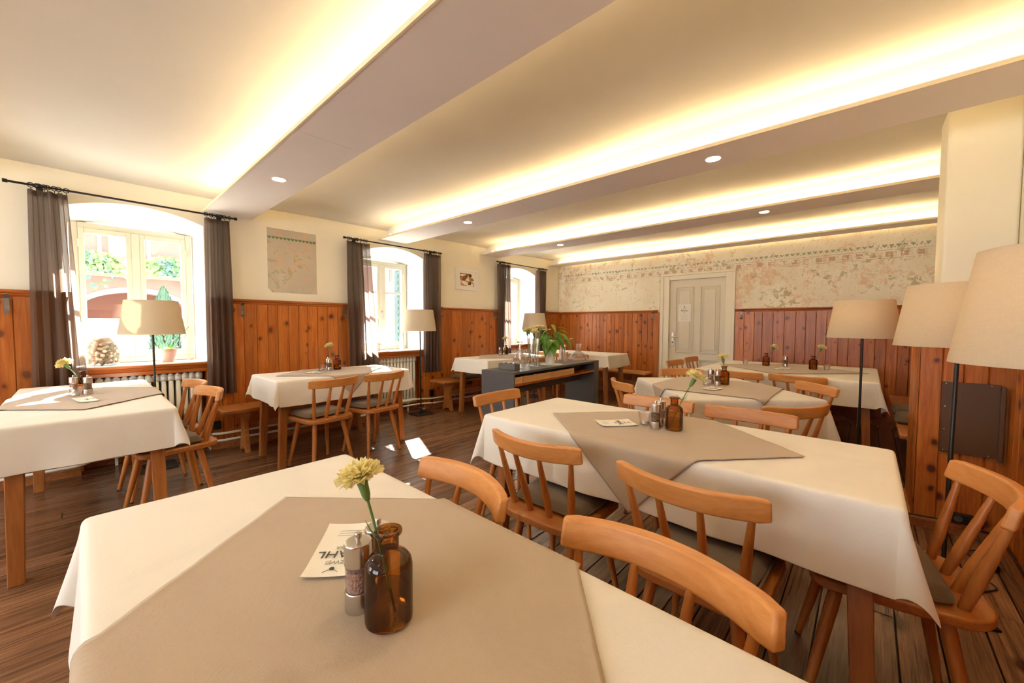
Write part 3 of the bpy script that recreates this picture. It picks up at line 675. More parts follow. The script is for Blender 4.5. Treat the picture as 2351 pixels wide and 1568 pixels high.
chair('T7c', (-.478, 4.469), -6, 'bow', 'chair at the near side of the big back table, toward the right hand lamp')
chair('T7L1', (-1.858, 5.25), -96, 'flat', 'left one of two chairs in front of the door, at the back table end')
chair('T7L2', (-1.876, 5.94), -94, 'flat', 'right one of two chairs in front of the door, at the back table end')
chair('T1a', (-3.50, .60), 187, 'bow', 'spindle chair by the nearest radiator, right of the left table, nearer one of two')
chair('T1b', (-4.03, .60), 187, 'bow', 'spindle chair by the nearest radiator, farther one of two')
chair('T2a', (-3.375, 1.45), 99, 'bow', 'spindle chair with cushion at the two-chair window table, left one')
chair('T2b', (-3.416, 1.953), 99, 'bow', 'spindle chair with cushion at the two-chair window table, right one')
chair('T3a', (-3.44, 4.33), 97, 'bow', 'spindle chair half hidden behind the potted plant and sideboard')
chair('T4a', (-3.925, 5.196), 1, 'flat', 'spindle chair at the corner table, hidden behind the flower glasses')
chair('T4b', (-3.427, 5.287), 4, 'flat', 'spindle chair at the corner table, seen past the glass dome')
def cushion_mesh():
    def fn(u, v):
        x = -1+2*u; y = -1+2*v
        e_ = max(abs(x), abs(y)); h = .034*(1-e_**10)**.5 if e_ < 1 else 0
        k = 1-.06*(x*x*y*y); wx = .185*(1-.05*(1-v))
        return (x*wx*k, y*.175*k, h)
    m = grid(22, 22, fn); b = grid(22, 22, lambda u, v: (lambda p: (p[0], p[1], -p[2]*.45))(fn(u, v))); m.add(b.v, b.f)
    return m
cm = cushion_mesh().mesh('seat_cushion', m_cush, True)
pm_ = MB().tube([(.183*math.copysign(min(1, abs(math.cos(t))**.25), math.cos(t)), .173*math.copysign(min(1, abs(math.sin(t))**.25), math.sin(t)), 0) for t in [2*PI*i/48 for i in range(49)]], .004, 5, False).mesh('piping', m_cush, True)
def cushion(key, label, dz=0):
    loc, t = CH[key]; fx, fy = -math.sin(t), math.cos(t)
    o = inst('seat_cushion', cm, None, (loc[0]+.036*fx, loc[1]+.036*fy, .4785+dz), (0, 0, t)); tag(o, label, 'cushion', 'grey-brown chair cushions'); inst('piping', pm_, o)
cushion('T2a', 'flat grey-brown cushion on the left chair of the two-chair window table'); cushion('T2b', 'flat grey-brown cushion on the right chair of the two-chair window table')
cushion('T5fl', 'grey-brown cushion on the left near chair of the long table'); cushion('T5fr', 'grey-brown cushion on the right near chair of the long table')
cushion('T5R', 'dark cushion partly under the tablecloth corner at the long table right end'); cushion('T5L', 'grey cushion glimpsed below the cloth at the long table window end')
cushion('T1a', 'grey cushion on the nearer chair by the nearest radiator'); cushion('T1b', 'grey cushion on the farther chair by the nearest radiator')

def make_table(cx, cy, lx, ly, rz, label, spl=.035, legsplay='x'):
    e = empty('dining_table', (cx, cy, 0), rz, label, 'table', 'cloth-covered dining tables')
    hx, hy = lx/2, ly/2
    MB().box(-hx+.004, hx-.004, -hy+.004, hy-.004, .748, .776).build('tabletop', m_table, e, bevel=.005)
    a = MB().box(-hx+.09, hx-.09, -hy+.06, -hy+.082, .66, .748).box(-hx+.09, hx-.09, hy-.082, hy-.06, .66, .748).box(-hx+.06, -hx+.082, -hy+.09, hy-.09, .66, .748).box(hx-.082, hx-.06, -hy+.09, hy-.09, .66, .748); a.build('apron', m_table, e)
    for sx in (-1, 1):
        for sy in (-1, 1):
            sxx, syy = (spl, .012) if lx >= ly else (.012, spl)
            MB().beam((sx*(hx-.085), sy*(hy-.075), .748), (sx*(hx-.085+sxx), sy*(hy-.075+syy), 0), .032, .027).build('leg', m_table, e, bevel=.004)
    return e
def drape_fn(hx, hy, zt, off, flare, phimax, seed, h, nw, amp, swirl=.35):
    rnd = random.Random(seed); ph = [rnd.uniform(0, 6.28) for _ in range(6)]; rho = .016
    def f(X, Y):
        ox, oy = max(abs(X)-hx, 0), max(abs(Y)-hy, 0); sx, sy = (1 if X > 0 else -1), (1 if Y > 0 else -1)
        bx, by = max(-hx, min(hx, X)), max(-hy, min(hy, Y))
        r = math.hypot(ox, oy); r *= 1-.20*min(1, 2*ox*oy/(r*r+1e-12))
        if r < 1e-9: return (X, Y, zt+off + .0006*math.sin(X*9+ph[0])*math.sin(Y*11+ph[1]))
        th = math.atan2(oy, ox); sn = math.sin(2*th)
        phi = flare + (phimax-flare)*sn**1.3
        if r < rho*PI/2: u = rho*math.sin(r/rho); dz = rho*(1-math.cos(r/rho)); rest = 0
        else: rest = r-rho*PI/2; u = rho+rest*math.sin(phi); dz = rho+rest*math.cos(phi)
        s = (by+ (7 if sx > 0 else 0)) if th < PI/4 else (bx + (3 if sy > 0 else 0))
        u += amp*(math.sin(s*nw+ph[2]) + .6*math.sin(s*nw*1.9+ph[3]))*min(1, rest/h)**1.3*(1-sn)
        ps = th + swirl*(1 if (sx*sy > 0) else -1)*sn*min(1, rest/h)*.6
        u += off
        # keep the fold's centre a little away from the corner
        return (bx+sx*math.cos(ps)*u, by+sy*math.sin(ps)*u, zt+off-dz + .004*math.sin(s*4+ph[4])*min(1, rest/h))
    return f
def solid(o, t):
    s = o.modifiers.new('thickness', 'SOLIDIFY'); s.thickness = t; s.offset = 1
def tablecloth(cx, cy, lx, ly, rz, ox, oy, label, seed, step=.022, flare=rad(3.5), phimax=rad(17), amp=.010, nw=13):
    hx, hy = lx/2-.004, ly/2-.004; f = drape_fn(hx, hy, .7765, .0035, flare, phimax, seed, max(ox, oy), nw, amp)
    def lines(h, o_):
        s = [-h-o_ + i*o_/10 for i in range(10)]; n = max(4, int(2*h/.04)); s += [-h + 2*h*i/n for i in range(n+1)]; s += [h + (i+1)*o_/10 for i in range(10)]
        s += [-h-.007, -h-.014, h+.007, h+.014]; return sorted(s)
    xs, ys = lines(hx, ox), lines(hy, oy)
    m = MB().add([f(x, y) for y in ys for x in xs], [(j*len(xs)+i, j*len(xs)+i+1, (j+1)*len(xs)+i+1, (j+1)*len(xs)+i) for j in range(len(ys)-1) for i in range(len(xs)-1)])
    o = m.build('tablecloth', m_cloth, None, (cx, cy, 0), (0, 0, rz), smooth=False)
    o.data.polygons.foreach_set('use_smooth', [True]*len(o.data.polygons)); solid(o, .0016)
    ss = o.modifiers.new('sub', 'SUBSURF'); ss.levels = 1; ss.render_levels = 1
    tag(o, label, 'tablecloth', 'white tablecloths'); return o
def topper(cx, cy, lx, ly, rz, size, nrot, label, seed, dx=0, dy=0, size2=None):
    """square cloth laid over the tablecloth, nrot = rotation relative to the table"""
    hx, hy = lx/2, ly/2; f = drape_fn(hx, hy, .7765, .0085, rad(3.5), rad(20), seed, .3, 6, .006)
    n = 88; s1 = size/2; s2 = (size2 or size)/2; c, s = math.cos(nrot), math.sin(nrot); vs = []
    for j in range(n+1):
        for i in range(n+1):
            a, b = -s1+2*s1*i/n, -s2+2*s2*j/n; X, Y = a*c-b*s+dx, a*s+b*c+dy; p = list(f(X, Y)); ed = max(abs(a)/s1, abs(b)/s2); p[2] += .0011 if min(s1-abs(a), s2-abs(b)) < .016 else 0
            p[2] += .0016*abs(math.sin(a*23+seed)*math.sin(b*19+seed*2))*(ed**6); vs.append(p)
    m = MB().add(vs, [(j*(n+1)+i, j*(n+1)+i+1, (j+1)*(n+1)+i+1, (j+1)*(n+1)+i) for j in range(n) for i in range(n)])
    o = m.build('table_topper', m_nap, None, (cx, cy, 0), (0, 0, rz)); o.data.polygons.foreach_set('use_smooth', [True]*len(o.data.polygons)); solid(o, .0014)
    hp = []
    hw_ = .012
    for (a0, b0, a1, b1) in ((-1,-1,1,-1), (1,-1,1,1), (1,1,-1,1), (-1,1,-1,-1)):
        pass
    tag(o, label, 'table topper', 'taupe table toppers'); return o
D45 = rad(45)
# nearest table T0
T = [dict(k='T0', c=(-.655, .325), s=(1.56, .65), r=0, o=(.26, .24), t='nearest dining table, cut off by the bottom of the picture', cl='white tablecloth on the nearest table', na='taupe cloth laid as a diamond on the nearest table', ns=.77, nr=rad(41), seed=3, d=(.013, .005)),
     dict(k='T1', c=(-3.80, .02), s=(1.66, .66), r=0, o=(.24, .20), t='dining table at the left, end-on to the nearest window', cl='white tablecloth on the left window table, lit blue by the sky', na='taupe cloth on the left window table, streaked by sun', ns=.78, nr=D45, seed=5, d=(.03, -.02)),
     dict(k='T2', c=(-4.01, 1.73), s=(.68, 1.26), r=0, o=(.23, .22), t='dining table against the bench between the first two windows', cl='white tablecloth on the two-chair window table', na='taupe cloth on the two-chair window table', ns=.76, nr=D45, seed=7),
     dict(k='T3', c=(-4.08, 4.32), s=(.66, 1.36), r=0, o=(.20, .20), t='dining table below the small picture, behind the sideboard', cl='white tablecloth on the table below the small picture', na='taupe cloth on the table below the small picture', ns=.74, nr=D45, seed=9),
     dict(k='T4', c=(-3.70, 5.87), s=(1.38, .66), r=0, o=(.22, .20), t='dining table in the far corner by the back wall bench', cl='white tablecloth on the far corner table', na=None, ns=0, nr=0, seed=11),
     dict(k='T5', c=(-.72, 1.80), s=(1.60, .66), r=0, o=(.27, .25), t='long dining table in the middle right of the room', cl='white tablecloth with a long pointed corner on the long middle table', na='taupe cloth hanging in a point over the long middle table front', ns=.78, nr=rad(48), seed=13, d=(.014, -.055)),
     dict(k='T6', c=(-.875, 3.36), s=(1.06, .88), r=rad(-48), o=(.33, .33), t='slanted square dining table between the long table and the back', cl='creased white tablecloth on the slanted middle table', na='taupe cloth on the slanted middle table, one point hanging', ns=.82, nr=rad(48), seed=15),
     dict(k='T7', c=(-.67, 5.30), s=(1.50, 1.48), r=0, o=(.27, .24), t='large square dining table at the back right by the pine panelling', cl='white tablecloth on the large back table', na='taupe cloth on the large back table under two flower bottles', ns=.98, nr=D45, seed=17)]
for t in T:
    (cx, cy), (lx, ly) = t['c'], t['s']
    make_table(cx, cy, lx, ly, t['r'], t['t'])
    o = tablecloth(cx, cy, lx, ly, t['r'], t['o'][0], t['o'][1], t['cl'], t['seed'])
    if t['k'] in ('T6', 'T7'): o.data.materials[0] = m_clothc
    if t['na']: topper(cx, cy, lx, ly, t['r'], t['ns'], t['nr'], t['na'], t['seed']+1, *t.get('d', (0, 0)))

# benches --------------------------------------------------------------------
def bench(x0, x1, y0, y1, label, tr, alongy=True, z=.45):
    e = empty('bench', ((x0+x1)/2, (y0+y1)/2, 0), label=label, cat='bench', group='wooden wall benches')
    hx, hy = (x1-x0)/2, (y1-y0)/2
    MB().box(-hx, hx, -hy, hy, z-.038, z).build('seat_plank', m_bench if alongy else m_chair, e, bevel=.012, seg=3)
    d_ = (hx if alongy else hy)*.86
    pr = [(-d_*.75, 0), (-d_*.45, .0), (-d_*.3, .03), (d_*.3, .03), (d_*.45, 0), (d_*.75, 0), (d_*.62, .10), (d_*.42, .20), (d_*.45, .29), (d_*.62, .33), (d_*.80, .36), (d_*.85, z-.038), (-d_*.85, z-.038), (-d_*.80, .36), (-d_*.62, .33), (-d_*.45, .29), (-d_*.42, .20), (-d_*.62, .10)]
    for s in tr:
        m = MB()
        if alongy: m.prism(pr, s-.02-(y0+y1)/2, s+.02-(y0+y1)/2, 'y')
        else: m.prism(pr, s-.02-(x0+x1)/2, s+.02-(x0+x1)/2, 'x')
        m.build('trestle', m_bench, e, bevel=.004)
    a, b = min(tr), max(tr)
    (MB().box(-.012, .012, a-(y0+y1)/2, b-(y0+y1)/2, .22, .28) if alongy else MB().box(a-(x0+x1)/2, b-(x0+x1)/2, -.012, .012, .22, .28)).build('stretcher', m_bench, e)
    return e
bench(-4.74, -4.40, .86, 2.42, 'pine bench at the wall behind the two-chair window table', (1.07, 2.22))
bench(-4.74, -4.40, 3.42, 4.92, 'pine bench below the small picture, left end clear of the table', (3.62, 4.75))
bench(-4.50, -2.76, 6.38, 6.72, 'pine bench along the back wall, left of the door', (-4.2, -3.0), False)
bench(-1.30, .15, 6.42, 6.74, 'pine bench behind the large back table', (-1.1, -.05), False)
b5 = bench(.20, .56, 4.13, 6.40, 'pine bench at the right behind the panelled wall block', (4.35, 6.2))
for (x, y, z, r, lab) in ((.36, 5.15, .462, .1, 'rear dark cushion lying on the right hand bench'), (.36, 4.72, .462, 0, 'front dark cushion lying on the right hand bench')):
    o = inst('bench_cushion', cm, None, (x, y, z+.010), (0, 0, r), (.92, 1, 1.3)); tag(o, lab, 'cushion', 'dark bench cushions'); inst('piping', pm_, o)
for (x, y, lab) in ((-4.57, 3.98, 'grey cushion on the bench below the small picture'), ):
    o = inst('bench_cushion', cm, None, (x, y, .466), (0, 0, 0), (.9, 1.1, .9)); tag(o, lab, 'cushion'); inst('piping', pm_, o)

# floor lamps --------------------------------------------------------------------
def lamp(x, y, label, lean=(0, 0), rz=0, lit=0, rb=.222, rt=.178, zb=1.172, zt=1.462):
    e = empty('floor_lamp', (x, y, 0), rz, label, 'lamp', 'floor lamps with linen shades')
    MB().box(-.13, .13, -.13, .13, 0, .010).build('base', m_black, e, bevel=.004)
    lx, ly = lean; tx, ty = lx*zt/1.2, ly*zt/1.2; q = lambda z: (lx*z/1.2, ly*z/1.2, z)
    MB().tube([(0, 0, .01), (0, 0, .03)], .022, 12).tube([q(.02), q(zb+.12)], .0085, 10).build('pole', m_black, e, smooth=True)
    cxb, cyb = q(zb)[0], q(zb)[1]
    sh = MB().lathe([(rb, 0), (rt, zt-zb), (rt-.003, zt-zb), (rb-.003, 0)], 56); sh.f = [f for f in sh.f if len(f) == 4]
    so2 = sh.build('lamp_shade', m_shade, e, (cxb, cyb, zb), smooth=True)
    rg = MB()
    for r_, z_ in ((rb-.004, .003), (rt-.004, zt-zb-.003)): rg.tube([(r_*math.cos(a), r_*math.sin(a), z_) for a in [2*PI*i/40 for i in range(41)]], .0022, 5, False)
    for a in (0, 2*PI/3, 4*PI/3): rg.tube([(.02*math.cos(a), .02*math.sin(a), .10), ((rb-.01)*math.cos(a)*.93, (rb-.01)*math.sin(a)*.93, .10)], .0018, 5)
    rg.build('shade_ring', m_potw, so2, smooth=True)
    MB().tube([(0, 0, .07), (0, 0, .125)], .019, 12).build('socket', m_black, e, (cxb, cyb, zb))
    MB().lathe([(.0, .125), (.014, .125), (.022, .15), (.03, .175), (.028, .195), (.015, .21), (0, .213)], 16).build('bulb', m_bulb if lit else m_wax, e, (cxb, cyb, zb), smooth=True)
    return e
lamp(-4.60, .42, 'floor lamp in front of the nearest window, sun patch on its linen shade')
lamp(-4.64, 3.20, 'floor lamp at the right side of the middle window', (.06, -.05))
lamp(-4.34, 5.36, 'floor lamp before the far window, behind the yellow flowers')
lamp(-.03, 4.10, 'floor lamp with lit shade between the slanted table and the back table', rz=.3, lit=1)
lamp(.285, 2.60, 'leaning floor lamp at the right, its dark base plate on the floor by the wall', (.085, .145), .35, lit=1)
lamp(.385, 1.60, 'nearest floor lamp, its large shade cut by the right picture edge', rz=.2, lit=1)

# sideboard --------------------------------------------------------------------
sa = math.atan2(4.56-2.79, -2.607+2.52)-PI/2
sb = empty('sideboard', (-2.735, 2.79, 0), sa, 'dark grey open sideboard with a wooden shelf and small boxes', 'sideboard'); SL = 1.77
def sbp(x, y, z):   # sideboard local -> world
    return (-2.735+x*math.cos(sa)-y*math.sin(sa), 2.79+x*math.sin(sa)+y*math.cos(sa), z)
MB().box(-.215, .215, 0, SL, .776, .80).build('top', m_dark, sb, bevel=.002)
MB().box(-.215, .215, 0, .022, 0, .776).build('side_panel', m_dark, sb, bevel=.002); MB().box(-.215, .215, SL-.13, SL, 0, .776).build('side_panel', m_dark, sb, bevel=.002)
MB().box(-.012, .012, .022, SL-.13, .54, .776).build('centre_panel', m_dark, sb)
MB().box(-.20, .213, .022, SL-.13, .66, .682).build('shelf', m_pine_x, sb, bevel=.002)
bx = [(.024, .14), (.144, .38), (.385, .63), (.635, .885), (.89, 1.14)]
m_boxw = wood('light_box_wood', (.74,.42,.17), (.58,.28,.09), axis='y', rough=.5)
for i, (a, b) in enumerate(bx):
    e = empty('wooden_box', sbp(.114, (a+b)/2, .683), sa, ['short pale wooden box on the sideboard shelf, at its left end', 'second pale wooden box on the sideboard shelf', 'third pale wooden box on the sideboard shelf', 'fourth pale wooden box on the sideboard shelf', 'rightmost pale wooden box on the sideboard shelf'][i], 'box', 'wooden boxes on the shelf')
    h = (b-a)/2; q = MB().box(-.10, .10, -h, h, 0, .008).box(.092, .10, -h, h, .008, .066).box(-.10, -.092, -h, h, .008, .066).box(-.092, .092, -h, -h+.008, .008, .066).box(-.092, .092, h-.008, h, .008, .066); q.build('box_body', m_boxw, e)
    q = MB()
    for k in range(int((b-a)/.022)): q.box(-.085, .085, -h+.014+k*.022, -h+.020+k*.022, .012, .078+.006*(k % 2))
    tag(q.build('card_stack', m_black, e), 'dark cards standing upright in the box')

# ------------------------------------------------------------------ small tableware
def P(o, loc, rz=0): o.location = loc; o.rotation_euler = (0, 0, rz); return o
def proto_bottle():
    e = empty('amber_bottle'); tag(e, 'x', 'bottle', 'amber glass bottles')
    out = [(.0,.0), (.033,.0), (.0375,.004), (.038,.010), (.038,.090), (.036,.100), (.029,.109), (.019,.114), (.0165,.118), (.0165,.142), (.0215,.144), (.0225,.147), (.0215,.150), (.0165,.150)]
    inn = [(.0140,.148), (.0140,.117), (.0175,.112), (.028,.106), (.0335,.098), (.0350,.088), (.0350,.010), (.030,.006), (0,.006)]
    MB().lathe(out+[(.0165,.118), (0,.117)][:0]+[(.0150,.149), (.0150,.143)], 36).build('glass_body', m_amber, e, smooth=True)
    MB().lathe([(0,.0065), (.0300,.0065), (.0346,.011), (.0346,.052), (0,.052)], 28).build('water', m_water, e, smooth=True)
    return e
def proto_mill(kind):
    e = empty('%s_mill' % kind); tag(e, 'x', '%s mill' % kind, '%s mills' % kind)
    MB().lathe([(0,0), (.0225,0), (.0228,.002), (.0228,.032), (.021,.034), (0,.034)], 28).build('steel_base', m_steel, e, smooth=True)
    MB().lathe([(0,.034), (.0185,.034), (.0185,.068 if kind == 'salt' else .074), (0,.070)], 24).build('filling', m_salt if kind == 'salt' else m_pepper, e, smooth=True)
    MB().lathe([(.0212,.034), (.0216,.078), (.0196,.078), (.0194,.034)], 28).build('glass_cylinder', m_glass, e, smooth=True)
    MB().lathe([(0,.0785), (.0222,.0785), (.0228,.080), (.0228,.112), (.0215,.115), (.018,.1155), (0,.1155)], 28).build('steel_cap', m_steel, e, smooth=True)
    MB().lathe([(0,.1155), (.0040,.1155), (.0040,.120), (.0058,.121), (.0058,.128), (.0045,.130), (0,.130)], 14).build('knob', m_steel, e, smooth=True)
    return e
def proto_candle():
    e = empty('candle_glass'); tag(e, 'x', 'candle holder', 'tealight glasses')
    MB().lathe([(0,0), (.021,0), (.024,.003), (.0325,.060), (.0308,.060), (.0226,.006), (0,.006)], 28).build('glass_cup', m_glass, e, smooth=True)
    t = MB().lathe([(0,.0065), (.0185,.0065), (.0190,.008), (.0190,.021), (.0184,.021), (.0184,.010), (0,.010)], 20).build('tealight_cup', m_alu, e, smooth=True)
    MB().lathe([(0,.0102), (.0182,.0102), (.0182,.0185), (0,.0188)], 20).build('wax', m_wax, e, smooth=True); MB().tube([(0,0,.018), (.001,0,.024)], .0008, 5).build('wick', m_ink, e)
    return e
def blossom(seed, R=.031):
    rnd = random.Random(seed); m = MB()
    NP = 44
    for k in range(NP):
        a = k*2.39996+rnd.uniform(-.2, .2); lv = k/(NP-1); tilt = .12+1.62*lv**.8+rnd.uniform(-.12, .12); L = R*(.86+.26*lv)*rnd.uniform(.92, 1.06); hw_ = .62-.10*lv
        NW, NR = 8, 5; vs = []; r_, z = .0015, -.004+.004*(1-lv)
        for j in range(NR+1):
            v = j/NR; th = tilt*min(1, (v*1.25))**.9
            if j: r_ += math.sin(th)*L/NR; z += math.cos(th)*L/NR
            half = max(.004, L*.42)*(v**.55)
            for i in range(NW+1):
                u = -1+2*i/NW; zig = (.0016 if i % 2 else -.0012)*(v**4)
                off = (.0030*math.sin(u*6+k*1.7)+.0016*math.sin(u*13+k))*v**2
                tx = u*half; rr_ = r_ + zig - .10*abs(u)*half + off*math.cos(th)
                vs.append((rr_*math.cos(a)-tx*math.sin(a), rr_*math.sin(a)+tx*math.cos(a), z+off*math.sin(th)+zig))
        m.add(vs, [(j*(NW+1)+i, j*(NW+1)+i+1, (j+1)*(NW+1)+i+1, (j+1)*(NW+1)+i) for j in range(NR) for i in range(NW)])
    return m
bl_me = [blossom(s).mesh('blossom', m_petal, True) for s in (1, 2, 3)]
cal_me = MB().lathe([(0,-.026), (.0030,-.025), (.0055,-.017), (.0062,-.007), (.0070,.000), (.004,.001)], 12).mesh('calyx', m_stem, True)
def carnation(p0, p1, label, seed, sc=1.0, leaves=True, mid=None, group='yellow carnations'):
    """stem from p0 (inside the bottle) to the blossom centre p1"""
    e = empty('carnation', p0, label=label, cat='flower', group=group); p0 = Vector(p0); p1 = Vector(p1); d_ = p1-p0
    m1 = d_*.5 + (Vector(mid) if mid else Vector((-.01, .0, .02)))
    pts = [((1-t)**2)*Vector((0,0,0)) + 2*(1-t)*t*m1 + t*t*(d_-d_.normalized()*.018) for t in [i/8 for i in range(9)]]
    MB().tube(pts, [.0022]*9, 7).build('stem', m_stem, e, smooth=True)
    ax = (pts[-1]-pts[-2]).normalized(); ro = ax.to_track_quat('Z', 'Y').to_euler()
    rot = (ro.x, ro.y, ro.z); c = pts[-1]+ax*.006
    inst('calyx', cal_me, e, c, rot, (sc*1.05,)*3); inst('blossom', bl_me[seed % 3], e, c, rot, (sc,)*3)
    if leaves:
        for k, s in ((4, 1), (4, -1)):
            b = pts[k]; dv = Vector((s*.020, s*.012, .030)); MB().tube([b, b+dv*.5+Vector((s*.004,0,-.002)), b+dv], [.0018,.0014,.0004], 5).build('leaf', m_stem, e, smooth=True)
    return e
PB = proto_bottle(); PS = proto_mill('salt'); PP = proto_mill('pepper'); PC = proto_candle(); U = set()
def place(pr, loc, rz, label):
    o = pr if pr.name not in U else copy_tree(pr); U.add(pr.name); o.location = loc; o.rotation_euler = (0, 0, rz); o['label'] = label; return o
ZN = .7870   # top of topper
names = {'T0': 'the nearest table', 'T1': 'the left window table', 'T2': 'the two-chair window table', 'T3': 'the table below the small picture', 'T5': 'the long middle table', 'T6': 'the slanted middle table', 'T7': 'the large back table'}
BT = {'T0': ((-.565, .325), (-.590, .292, 1.030)), 'T1': ((-4.00, .0), (-4.072, -.083, .992)), 'T2': ((-4.13, 1.805), (-4.185, 1.750, 1.040)), 'T3': ((-4.27, 4.56), (-4.278, 4.545, 1.042)), 'T5': ((-.648, 1.825), (-.577, 1.885, 1.031)), 'T6': ((-.848, 3.485), (-.858, 3.475, 1.010))}
for k, (b, h) in BT.items():
    place(PB, (b[0], b[1], ZN), 0, 'amber glass bottle holding one carnation on %s' % names[k])
    tx, ty = (b[0]*.6+h[0]*.4), (b[1]*.6+h[1]*.4)
    carnation((b[0]+(b[0]-h[0])*.22, b[1]+(b[1]-h[1])*.22, ZN+.012), h, 'yellow carnation in the amber bottle on %s' % names[k], hash(k) % 3 if 0 else len(k)+int(k[1]), 1.2 if k == 'T0' else 1.5, mid=(0, 0, .022))
for (b, h, lab) in (((-.885, 5.46), (-.812, 5.517, 1.010), 'left'), ((-.43, 5.35), (-.363, 5.396, 1.028), 'right')):
    place(PB, (b[0], b[1], ZN), 0, 'amber glass bottle on the large back table, %s one of two' % lab)
    carnation((b[0]-.012, b[1]-.01, ZN+.012), h, 'yellow carnation on the large back table, in the %s bottle' % lab, 4, 1.5, mid=(0, 0, .02))
for k, loc in {'T0': (-.628, .305), 'T1': (-3.955, -.045), 'T2': (-4.19, 1.735), 'T3': (-4.272, 4.42), 'T5': (-.728, 1.872), 'T6': (-.94, 3.455)}.items():
    place(PS, (*loc, ZN), 0, 'steel and glass salt mill on %s' % names[k])
for k, loc in {'T0': (-.648, .352), 'T1': (-3.895, .02), 'T2': (-4.098, 1.712), 'T3': (-4.232, 4.47), 'T5': (-.718, 1.785), 'T6': (-.873, 3.395)}.items():
    place(PP, (*loc, ZN), 0, 'steel and glass pepper mill on %s' % names[k])
place(PP, (-.695, 5.49, ZN), 0, 'steel and glass pepper mill on the large back table'); place(PS, (-.715, 5.545, ZN), 0, 'steel and glass salt mill on the large back table')
for k, loc in {'T1': (-3.845, -.035), 'T2': (-4.135, 1.648), 'T3': (-4.20, 4.35), 'T5': (-.785, 1.822), 'T6': (-.945, 3.362)}.items():
    place(PC, (*loc, ZN), 0, 'clear tealight glass on %s' % names[k])
place(PC, (-1.10, 5.47, ZN), 0, 'clear tealight glass at the left end of the large back table'); place(PC, (-.315, 5.39, ZN), 0, 'clear tealight glass at the right end of the large back table')
# printed cards
def card(pts, label, curl=.006, lay=True, flip=1):
    c = Vector((sum(p[0] for p in pts)/4, sum(p[1] for p in pts)/4, 0)); u = (Vector((*pts[1], 0))-Vector((*pts[0], 0))); v = (Vector((*pts[3], 0))-Vector((*pts[0], 0)))
    e = empty('printed_card', (c.x, c.y, ZN+.001), 0, label, 'card', 'printed table cards')
    def fn(a, b): p = (Vector((*pts[0], 0)) + u*a + v*b) - c; return (p.x, p.y, .0012+curl*(2*a-1)**4*.6+curl*.5*(2*b-1)**2)
    o = grid(9, 9, fn).build('sheet', m_paper, e, smooth=False); solid(o, .0006)
    return e, u, v
tdefs = {'T0': [(-.931,.383), (-.773,.262), (-.690,.345), (-.860,.462)], 'T5': [(-.996,1.71), (-.881,1.842), (-.800,1.771), (-.909,1.634)], 'T6': [(-.919,3.112), (-.882,3.262), (-.793,3.239), (-.825,3.09)],
         'T7': [(-.754,5.077), (-.713,5.30), (-.602,5.285), (-.654,5.062)], 'T1': [(-3.717,-.056), (-3.719,.028), (-3.487,.064), (-3.487,-.02)], 'T2': [(-4.045,1.454), (-4.086,1.559), (-3.944,1.598), (-3.91,1.491)]}
for k, pts in tdefs.items():
    e, u, v = card(pts, 'cream printed card lying on %s' % names[k])
    ax = (u if k != 'T0' else v); an = math.atan2(v.y, v.x)
    if k == 'T0': an = math.atan2(v.y, v.x)+PI
    L = v.length; q = MB()
    dirx = Vector((math.cos(an), math.sin(an), 0)); diry = Vector((-dirx.y, dirx.x, 0)); b = .0042
    s = min(1, u.length/.2)
    text_mesh('MAHL', .034*s, m_ink, e, tuple(dirx*0+diry*.012*s+Vector((0,0,b))), (0, 0, an)); text_mesh('ZWEI', .016*s, m_inkl, e, tuple(diry*.046*s+Vector((0,0,b))), (0, 0, an)); text_mesh('VIER', .016*s, m_inkl, e, tuple(diry*-.006*s+Vector((0,0,b))), (0, 0, an))
    em = MB()
    em.lathe([(0,0), (.005,0), (.005,.0005), (0,.0005)], 6).tube([(-.014,.012,.0003), (0,.0,.0003), (.014,.012,.0003)], .0006, 4); em.build('emblem', m_ink, e, tuple(diry*.072*s+Vector((0,0,b))), (0, 0, an))
    q = MB()
    for i in range(3): q.box(-.028*s, .028*s, -.05*s-i*.010*s, -.0488*s-i*.010*s, 0, .0004)
    q.build('print_line', m_inkl, e, (0, 0, b), (0, 0, an))

# sideboard things ------------------------------------------------------------
ZS = .8005
st = empty('stone_candle_block', (-2.735, 2.985, ZS), sa, 'dark stone block holding three tealights on the sideboard', 'candle holder')
m_stone = paint('rough_dark_stone', (.17,.165,.15), .9, .8, 70, .4)
MB().box(-.125, .095, -.045, .045, 0, .062).build('stone_block', m_stone, st, bevel=.006)
for x in (-.08, -.015, .05):
    t_ = MB().lathe([(0,.0625), (.019,.0625), (.0195,.074), (.0185,.074), (.018,.072), (0,.072)], 18, (x, 0, 0)).build('tealight', m_alu, st, smooth=True); MB().lathe([(0,.0722), (.017,.0722), (.017,.0735), (0,.0738)], 16, (x, 0, 0)).build('wax', m_wax, t_)
def shell(prof, t):  # thin glass wall from outer profile
    return prof + [(max(0, r-t), z+(t if i == len(prof)-1 else 0)) for i, (r, z) in enumerate(reversed(prof))]
def glassware(name, loc, prof, label, cat, t=.003, n=32, group=None):
    inner = [(max(.0, r-t), max(z, t)) for r, z in reversed(prof) if r > t]
    o = MB().lathe(prof+inner+[(0, t)], n).build(name, m_glass, None, loc, smooth=True); tag(o, label, cat, group); return o
glassware('glass_carafe', (-2.775, 3.18, ZS), [(0,0), (.045,0), (.062,.012), (.074,.04), (.078,.07), (.070,.10), (.050,.135), (.030,.17), (.018,.205), (.0175,.225), (.022,.25), (.030,.275), (.036,.288)], 'clear glass carafe with a flared neck on the sideboard', 'carafe', .0025)
vp = [(0,0), (.030,0), (.034,.006), (.026,.018), (.024,.03), (.028,.10), (.037,.20), (.041,.29), (.043,.31)]
